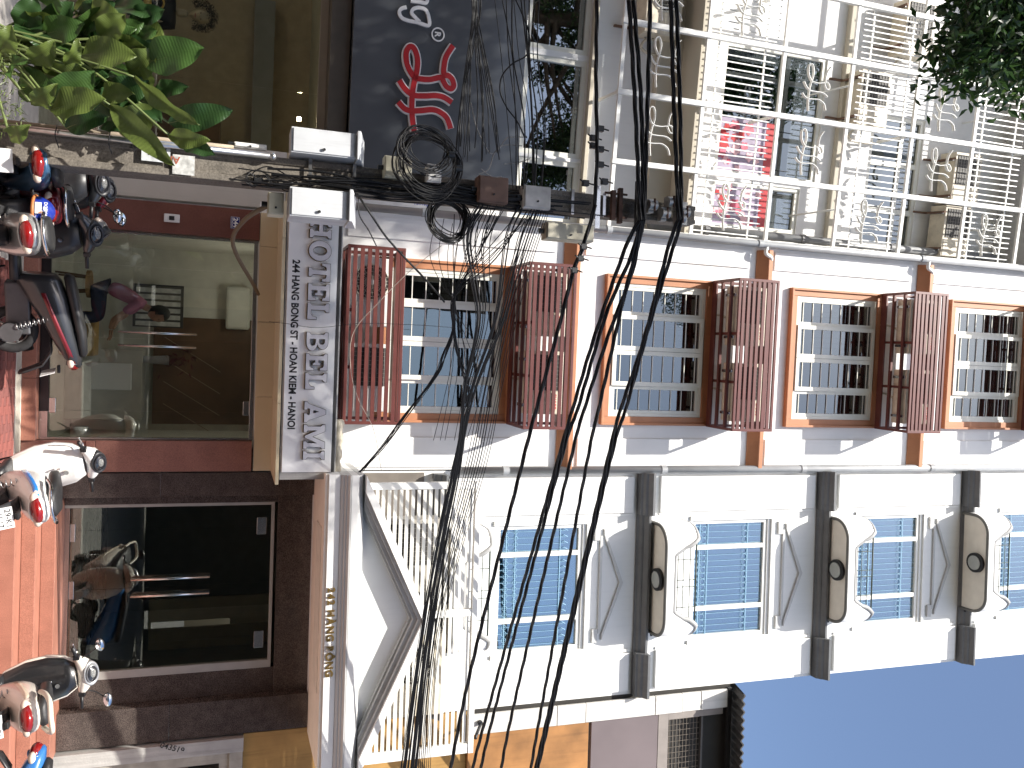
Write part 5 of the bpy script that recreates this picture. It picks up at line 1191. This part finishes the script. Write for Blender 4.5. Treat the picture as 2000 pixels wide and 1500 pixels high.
def leaf(A, B, wid, roll, mat, droop=.12, fold=.35, wave=.02):
    A, B = Vector(A), Vector(B); d = B-A; ln = d.length; d.normalize()
    side = d.cross(Vector((0, -1, 0))); side = side.normalized() if side.length > .1 else Vector((0, 0, 1))
    side = Matrix.Rotation(roll, 3, d) @ side; nrm = side.cross(d).normalized()
    n = 12; mcol = 6; vs = []; uv = []
    ph = rl.uniform(0, 6)
    for i in range(n+1):
        t = i/n; w = wid*.5*max(.02, (min(1, t*3.2+.04)**.6)*(max(0, 1-t**3.2)**.7)*(.82+.18*sin(pi*t))); c = A+d*ln*t+Vector((0, 0, -1))*droop*ln*(t*t)+nrm*.04*sin(t*3)
        for j in range(mcol+1):
            s = j/mcol*2-1; z = abs(s)*fold*w+wave*sin(t*14+ph+s*2)*abs(s)
            vs.append(c+side*s*w+nrm*z); uv.append((t, s))
    fs = [(i*(mcol+1)+j, i*(mcol+1)+j+1, (i+1)*(mcol+1)+j+1, (i+1)*(mcol+1)+j) for i in range(n) for j in range(mcol)]
    mb = MB(); mb._a(vs, fs, True)
    me = mb.mesh('leaf', mat); ul = me.uv_layers.new(name='UVMap')
    for lp in me.loops: ul.data[lp.index].uv = uv[lp.vertex_index]
    o = link('leaf', me, pl); me.transform(Matrix.Translation(-pl.location))
    rib = [A+d*ln*t+Vector((0, 0, -1))*droop*ln*(t*t)+nrm*(.04*sin(t*3)-.004) for t in [q/8 for q in range(9)]]
    r_ = MB().tube(rib, [.007-.0055*q/8 for q in range(9)], 5); r_.v = [tuple(Vector(v)-pl.location) for v in r_.v]; part('midrib', r_, STEMG, o)
    base = Vector((-2.55+rl.gauss(0, .10), 7.6+rl.gauss(0, .08), .3))
    st = MB().tube(catmull([base, base*.45+A*.55+Vector(((-2.55-A.x)*.35, 0, -.05)), A], 6), [.011]*12+[.006], 6); st.v = [tuple(Vector(v)-pl.location) for v in st.v]; part('stalk', st, STEMG, pl)
# (base pixel, tip pixel, width px, depth, roll, material)
LV = [((280,125),(405,95),62,7.35,.3,0),((160,108),(268,110),55,7.4,.2,1),((262,150),(398,245),34,7.2,.9,1),((100,215),(218,196),52,7.25,-.3,1),((95,195),(190,140),60,7.3,.4,0),((215,205),(348,325),40,7.15,.3,1),((330,240),(458,215),46,7.5,.1,2),
      ((130,250),(215,228),40,7.35,.2,2),((195,195),(268,185),42,7.4,-.3,1),((250,140),(310,100),50,7.45,.3,1),((150,70),(230,10),46,7.6,.4,0),((40,60),(75,-10),44,7.6,.2,2),((85,75),(150,5),48,7.65,.2,2),((195,75),(248,28),44,7.45,.5,1),
      ((215,70),(285,45),38,7.6,.2,0),((60,120),(110,80),40,7.3,.7,1),((0,100),(30,50),36,7.2,.4,1),((125,125),(155,75),26,7.25,1.0,1),((20,270),(62,245),30,7.2,.6,1),((330,265),(415,275),34,7.35,.2,1),((355,278),(425,305),32,7.55,.2,2),
      ((270,190),(320,240),36,7.6,.2,2),((20,150),(60,120),34,7.3,-.5,0),((300,180),(372,170),30,7.7,.2,2),((170,160),(215,150),40,7.6,-.2,2),((240,230),(300,262),28,7.3,.8,0),((60,200),(120,165),30,7.25,.8,1),((100,20),(118,-15),40,7.55,.2,0),((180,130),(235,90),44,7.65,.1,2),((205,240),(260,250),30,7.6,.1,2)]
for i in range(64):
    b_ = (rl.uniform(30, 300), rl.uniform(10, 265)); ln_ = rl.uniform(60, 105); an = rl.gauss(0, .55)
    if b_[0]+ln_*cos(an) > 340 or b_[1]+ln_*sin(an) > 268: continue
    LV.append((b_, (b_[0]+ln_*cos(an), b_[1]+ln_*sin(an)), rl.uniform(34, 54), rl.uniform(7.5, 7.8), rl.uniform(-.6, .8), rl.choice((0, 2, 2, 1))))
for a, b, wpx, Y, roll, mi in LV:
    A = at(a[0], a[1], Y+.08); B = at(b[0], b[1], Y-.08); leaf(A, B, wpx/1650*Y*1.12, roll+rl.uniform(-.25, .25), LF[mi], droop=rl.uniform(.0, .08), wave=.018)
FER = MB()
for i in range(260):
    c = at(rl.uniform(-30, 45), rl.uniform(90, 260), rl.uniform(7.2, 7.6)); d = Vector((rl.gauss(0, 1), rl.gauss(0, 1), rl.gauss(.3, 1))).normalized()*rl.uniform(.04, .10); e = d.orthogonal().normalized()*.004
    FER._a([c-e-pl.location, c+e-pl.location, c+d-pl.location], [(0, 1, 2)])
o = part('fern_tuft', FER, LF[1], pl); o['kind'] = 'stuff'

# ================================================================== STREET TREE
tree = thing('street_tree', 'dark leafy street tree hanging into the top right corner of the photo', 'tree', None, -6.6, 6.2, 0)
BARK = M('tree_bark', (.09, .07, .05), .9, var=.4, scale=5, bump=.8, bscale=20)
tl = Vector((-6.6, 6.2, 0)); rt = random.Random(21)
def rel(mb): mb.v = [tuple(Vector(v)-tl) for v in mb.v]; return mb
part('trunk', rel(MB().tube(catmull([(-6.6, 6.2, -.1), (-6.5, 6.2, 2.5), (-6.7, 6.1, 5), (-6.4, 5.9, 8), (-6.5, 5.8, 11)], 5), [.27-.2*i/20 for i in range(21)], 10)), BARK, tree)
LOBES = [((-7.2, 5.0, 11.6), (2.9, 2.2, 2.3), 9500), ((-5.3, 4.6, 10.8), (1.7, 1.6, 1.35), 5500), ((-8.8, 5.6, 10.2), (2, 2, 2), 4000), ((-4.5, 5.2, 10.1), (.95, .9, 1.05), 2200), ((-3.75, 5.75, 9.45), (.80, .65, .85), 2300), ((-3.05, 5.75, 8.75), (.45, .40, .42), 1000), ((-2.85, 5.7, 8.30), (.22, .2, .28), 300), ((-3.25, 5.6, 8.2), (.26, .2, .3), 300), ((-3.35, 5.9, 9.3), (.5, .5, .5), 900),
         ((-6.6, 5.2, 9.2), (1.5, 1.3, 1.0), 3000), ((-3.2, 4.25, 12.75), (2.3, .62, .72), 11000), ((-7.6, 4.8, 15.0), (2.7, 1.8, 1.9), 7000), ((-6.1, 4.4, 13.4), (1.4, 1.2, 1.2), 3500)]
for c, s, n in LOBES:
    c = Vector(c); st = Vector((-6.45, 5.9, 7.6+rt.uniform(0, 2)))
    part('branch', rel(MB().tube(catmull([st, st*.5+c*.5+Vector((rt.uniform(-.3, .3), rt.uniform(-.3, .3), -.3)), c], 5), [.075-.06*i/10 for i in range(11)], 7)), BARK, tree)
def leafgreen(name, a): return leafmat(name, a, tuple(q*1.5 for q in a))
TL = [leafgreen('tree_leaf_dark', (.022, .05, .016)), leafgreen('tree_leaf_mid', (.035, .075, .02)), leafgreen('tree_leaf_light', (.06, .11, .025))]
def sky_gap(p):                                   # crown shape: sparse shell with clumps
    return (sin(p.x*2.6+1)*sin(p.y*2.9)*sin(p.z*2.7+.5)) > -.22
crown = MB(); SZ = .115
for c, s, n in LOBES:
    c = Vector(c)
    clumps = []
    for k in range(max(5, n//38)):
        v = Vector((rt.gauss(0, 1), rt.gauss(0, 1), rt.gauss(0, 1))).normalized()*rt.random()**.42; clumps.append(c+Vector((v.x*s[0], v.y*s[1], v.z*s[2])))
    for k in range(n):
        p = rt.choice(clumps)+Vector((rt.gauss(0, .13), rt.gauss(0, .13), rt.gauss(0, .10)))
        if c.z > 12:                              # unseen crown top, added and evenly leaved to part-shade the signs
            v = Vector((rt.gauss(0, 1), rt.gauss(0, 1), rt.gauss(0, 1))).normalized()*rt.random()**.36; p = c+Vector((v.x*s[0], v.y*s[1], v.z*s[2]))
        d = Vector((rt.gauss(0, 1), rt.gauss(0, 1), rt.gauss(-.5, .8))).normalized(); sd = d.orthogonal().normalized(); sd = Matrix.Rotation(rt.uniform(0, 6.3), 3, d) @ sd; nr = d.cross(sd)
        L_ = SZ*rt.uniform(.7, 1.25)*(1.7 if c.z > 13 else .5 if c.z > 12 else 1); w = L_*.22; crown.cur = 0 if rt.random() < .5 else 1 if rt.random() < .7 else 2
        q = [p, p+d*L_*.4+sd*w+nr*.01, p+d*L_*.4-nr*.012, p+d*L_*.4-sd*w+nr*.01, p+d*L_]
        crown._a([a-tl for a in q], [(0, 1, 2), (0, 2, 3), (1, 4, 2), (2, 4, 3)])
o = part('crown', crown, TL, tree); o['kind'] = 'stuff'
tw = MB()
for k in range(14):
    c = Vector((-3.9+rt.gauss(0, .5), 5.7+rt.gauss(0, .3), 9.7+rt.gauss(0, .4))); e = Vector((-3.05+rt.uniform(-.25, .25), 5.75+rt.uniform(-.2, .2), 8.75+rt.uniform(-.25, .3))); tw.tube([c-tl, (c+e)/2-tl+Vector((0, 0, .08)), e-tl], .006, 4)
part('twigs', tw, BARK, tree)['kind'] = 'stuff'

# ================================================================== PEOPLE AND MANNEQUINS
SKIN = M('skin', (.36, .21, .14), .55, var=.08, scale=6)
def skin_body(name, joints, edges, mat, parent, sub=2, root=0):
    me = bpy.data.meshes.new(name); me.from_pydata([j[0] for j in joints], edges, []); me.materials.append(mat)
    o = link(name, me, parent); md = o.modifiers.new('skin', 'SKIN'); 
    for v, j in zip(me.skin_vertices[0].data, joints): v.radius = (j[1], j[2] if len(j) > 2 else j[1]); v.use_root = False
    me.skin_vertices[0].data[root].use_root = True
    s = o.modifiers.new('smooth', 'SUBSURF'); s.levels = s.render_levels = sub
    for p in me.polygons: p.use_smooth = True
    md.use_smooth_shade = True
    return o
def head(parent, c, r, mat, hairmat, face_dir, afro=False):
    M_ = Matrix.Translation(c) @ Matrix.Rotation(face_dir, 4, 'Z')
    h = MB().sphere((0, 0, 0), r, 18, 14, (.95, .80, 1.15))
    vs = []
    for x, y, z in h.v:                           # jaw narrows, face flattens
        if z < 0: y *= 1+.35*z/r; x *= 1+.12*z/r
        vs.append((x, y, z))
    h.v = vs; hd = part('head', h.xf(M_), mat, parent)
    part('nose', MB().loft([[Vector((r*(.88+dx), r*.10*k*cos(a), r*(.12+dz)+r*.05*sin(a))) for a in [2*pi*j/8 for j in range(8)]] for dx, dz, k in ((-.02, .15, .6), (.12, -.12, 1.1), (.02, -.25, .9))]).xf(M_), mat, hd)
    for s in (-1, 1):
        part('eye', MB().sphere((r*.84, s*r*.30, r*.12), r*.10, 8, 6, (.6, 1, .6)).xf(M_), M('eye_dark', (.03, .02, .02), .2), hd)
        part('ear', MB().sphere((0, s*r*.80, 0), r*.2, 8, 6, (.7, .35, 1.1)).xf(M_), mat, hd)
    part('mouth', MB().tube([(r*.80, -r*.2, -r*.45), (r*.88, 0, -r*.46), (r*.80, r*.2, -r*.45)], r*.05, 6).xf(M_), M('lip', (.28, .08, .07), .5), hd)
    hm_ = MB(); rr = random.Random(4)
    if afro:
        for k in range(2600):
            v = Vector((rr.gauss(0, 1), rr.gauss(0, 1), rr.gauss(0, 1))).normalized()
            if v.x > .55 and v.z < .45: continue
            if v.z < -.6: continue
            p = v*r*rr.uniform(1.0, 1.75)+Vector((-r*.12, 0, r*.18)); e = v.orthogonal().normalized()*r*.05; f = v*r*.16+e.cross(v).normalized()*r*rr.uniform(-.1, .1)
            hm_._a([p-e, p+e, p+f], [(0, 1, 2)])
        part('hair', hm_.xf(M_), hairmat, parent)['kind'] = 'stuff'
    else:
        hc = MB().sphere((-r*.08, 0, r*.10), r*1.07, 18, 12, (.97, .86, 1.14)); hc.v = [(x if not (x > r*.5 and z < r*.62) else x*.2, y, z if z > -r*.5 or x < 0 else -r*.3) for x, y, z in hc.v]
        part('hair', hc.xf(M_), hairmat, parent)
    return hd
HAIR = M('black_hair', (.008, .007, .006), .6, var=.3, scale=30)
def hand(parent, w, d, mat, up):
    """palm with four unequal bent fingers and a thumb"""
    d = Vector(d).normalized(); s = d.cross(Vector(up)).normalized(); n = s.cross(d)
    J = [(w, .022, .014), (Vector(w)+d*.045, .030, .014), (Vector(w)+d*.085, .030, .012)]; E_ = [(0, 1), (1, 2)]
    for k, (o_, ln) in enumerate(((-.026, .058), (-.009, .070), (.009, .066), (.026, .050))):
        b = Vector(w)+d*.085+s*o_; a = len(J); J += [(b, .0085), (b+d*ln*.5-n*.006, .008), (b+d*ln-n*.022, .0065)]; E_ += [(2, a), (a, a+1), (a+1, a+2)]
    a = len(J); b = Vector(w)+d*.025-s*.028; J += [(b, .010), (b+d*.03-s*.022-n*.006, .009), (b+d*.055-s*.026-n*.014, .007)]; E_ += [(1, a), (a, a+1), (a+1, a+2)]
    return skin_body('hand', J, E_, mat, parent, 1)
# seated person in the lobby, facing right, leaning to the counter
pe = thing('person', 'person in a pink shirt and dark blue trousers sitting bent forward inside the hotel lobby', 'person', H, -2.35, 1.0, .165)
PSH = M('pink_shirt', (.38, .13, .22), .8, var=.12, scale=12); JEAN = M('dark_blue_trousers', (.02, .03, .07), .85, var=.2, scale=20)
V = Vector
skin_body('trousers', [(V((0, 0, .52)), .15, .12), (V((.06, -.09, .50)), .10), (V((.42, -.11, .50)), .075), (V((.42, -.11, .10)), .05), (V((.06, .09, .50)), .10), (V((.44, .11, .50)), .075), (V((.48, .11, .10)), .05), (V((.02, 0, .62)), .14, .11)], [(0, 1), (1, 2), (2, 3), (0, 4), (4, 5), (5, 6), (0, 7)], JEAN, pe)
skin_body('shirt', [(V((.02, 0, .60)), .14, .115), (V((.08, 0, .78)), .14, .11), (V((.20, 0, .98)), .17, .11), (V((.25, 0, 1.06)), .07), (V((.22, -.18, .99)), .065), (V((.36, -.22, .82)), .052), (V((.22, .18, .99)), .065), (V((.36, .22, .82)), .052)], [(0, 1), (1, 2), (2, 3), (2, 4), (4, 5), (2, 6), (6, 7)], PSH, pe)
skin_body('arms_and_neck', [(V((.24, 0, 1.02)), .055), (V((.30, 0, 1.14)), .05)], [(0, 1)], SKIN, pe)
for s in (-1, 1):
    skin_body('forearm', [(V((.35, s*.22, .84)), .042), (V((.46, s*.20, .70)), .036), (V((.58, s*.12, .66)), .026)], [(0, 1), (1, 2)], SKIN, pe)
    hand(pe, V((.585, s*.12, .66)), (1, -s*.2, -.1), SKIN, (0, 0, 1))
    skin_body('shoe', [(V((.40+(s > 0)*.06, s*.11, .06)), .045), (V((.50+(s > 0)*.06, s*.11, .04)), .045), (V((.58+(s > 0)*.06, s*.115, .03)), .035)], [(0, 1), (1, 2)], BLK, pe)
head(pe, V((.35, 0, 1.23)), .115, SKIN, HAIR, -.4)
stl = thing('stool', 'low tan stool under the seated person in the hotel lobby', 'stool', H, -2.35, 1.0, .165)
part('seat', MB().cyl((0, 0, .36), .18, .05, 'z', 20), M('tan_seat', (.35, .22, .09), .7), stl)
for a in range(4): part('leg', MB().tube([(.13*cos(a*pi/2+.7), .13*sin(a*pi/2+.7), .36), (.17*cos(a*pi/2+.7), .17*sin(a*pi/2+.7), 0)], .014, 7), wp, stl)
# mannequins in the shop
SEQ = M('black_sequin_cloth', (.012, .011, .013), .25, .4, var=.6, scale=70, bump=.8, bscale=160)
MNQ = M('mannequin_skin', (.33, .27, .18), .45, var=.05)
def mannequin(x, y, face, label):
    t = thing('mannequin', label, 'mannequin', L, x, y, .0, group='mannequins in the shop window')
    skin_body('dress', [(V((0, 0, 1.08)), .13, .11), (V((0, 0, 1.30)), .12, .09), (V((0, 0, 1.48)), .15, .10), (V((0, 0, 1.56)), .08), (V((0, -.17, 1.50)), .055), (V((0, .17, 1.50)), .055), (V((.02, 0, .85)), .17, .14), (V((.02, 0, .45)), .19, .16), (V((.04, -.22, 1.25)), .045), (V((.04, .22, 1.25)), .045)], [(0, 1), (1, 2), (2, 3), (2, 4), (2, 5), (0, 6), (6, 7), (4, 8), (5, 9)], SEQ, t)
    skin_body('neck_and_collar', [(V((0, 0, 1.54)), .06), (V((.01, 0, 1.64)), .05), (V((.02, 0, 1.70)), .05)], [(0, 1), (1, 2)], MNQ, t)
    for s in (-1, 1):
        skin_body('forearm', [(V((.04, s*.22, 1.27)), .036), (V((.12, s*.20, 1.08)), .03), (V((.16, s*.18, 1.02)), .024)], [(0, 1), (1, 2)], MNQ, t); hand(t, V((.165, s*.18, 1.015)), (.5, 0, -.8), MNQ, (1, 0, 0))
        skin_body('leg', [(V((0, s*.08, .5)), .07), (V((.01, s*.08, .28)), .055), (V((0, s*.08, .05)), .04), (V((.12, s*.08, .02)), .03)], [(0, 1), (1, 2), (2, 3)], MNQ, t)
    head(t, V((.03, 0, 1.84)), .115, MNQ, HAIR, 0, True); t.rotation_euler.z += face
    part('base_plate', MB().cyl((0, 0, 0), .2, .015, 'z', 24), STEEL, t); return t
mannequin(-2.32, .75, -pi/2+.25, 'mannequin with a big black afro wig in a black sequin dress, nearer the pole')
mannequin(-2.95, .95, -pi/2-.2, 'mannequin with an afro wig and sequin dress cut off by the photo edge')
bg_ = thing('handbag', 'yellow handbag with a dark buckle behind the plant leaves', 'handbag', L, -2.28, .28, 1.02)
YB = M('mustard_leather', (.42, .28, .05), .4, var=.1)
part('body', MB().loft([ring(x, .14, d_, h_, p=3.5) for x, d_, h_ in ((-.17, .05, .11), (-.15, .07, .13), (0, .085, .14), (.15, .07, .13), (.17, .05, .11))]), YB, bg_)
part('handle', MB().tube(catmull([(-.10, 0, .26), (-.07, 0, .38), (0, 0, .42), (.07, 0, .38), (.10, 0, .26)], 5), .012, 7), YB, bg_)
part('buckle', MB().box(-.04, .04, -.098, -.088, .10, .20), GUN, bg_, .006)
stn = thing('display_stand', 'dark display stand under the yellow handbag', 'stand', L, -2.28, .28, 0)
part('top', MB().box(-.25, .25, -.16, .16, .98, 1.015), wp, stn, .006); part('column', MB().box(-.08, .08, -.08, .08, .02, .979), wp, stn); part('foot', MB().box(-.2, .2, -.15, .15, .0, .019), wp, stn)
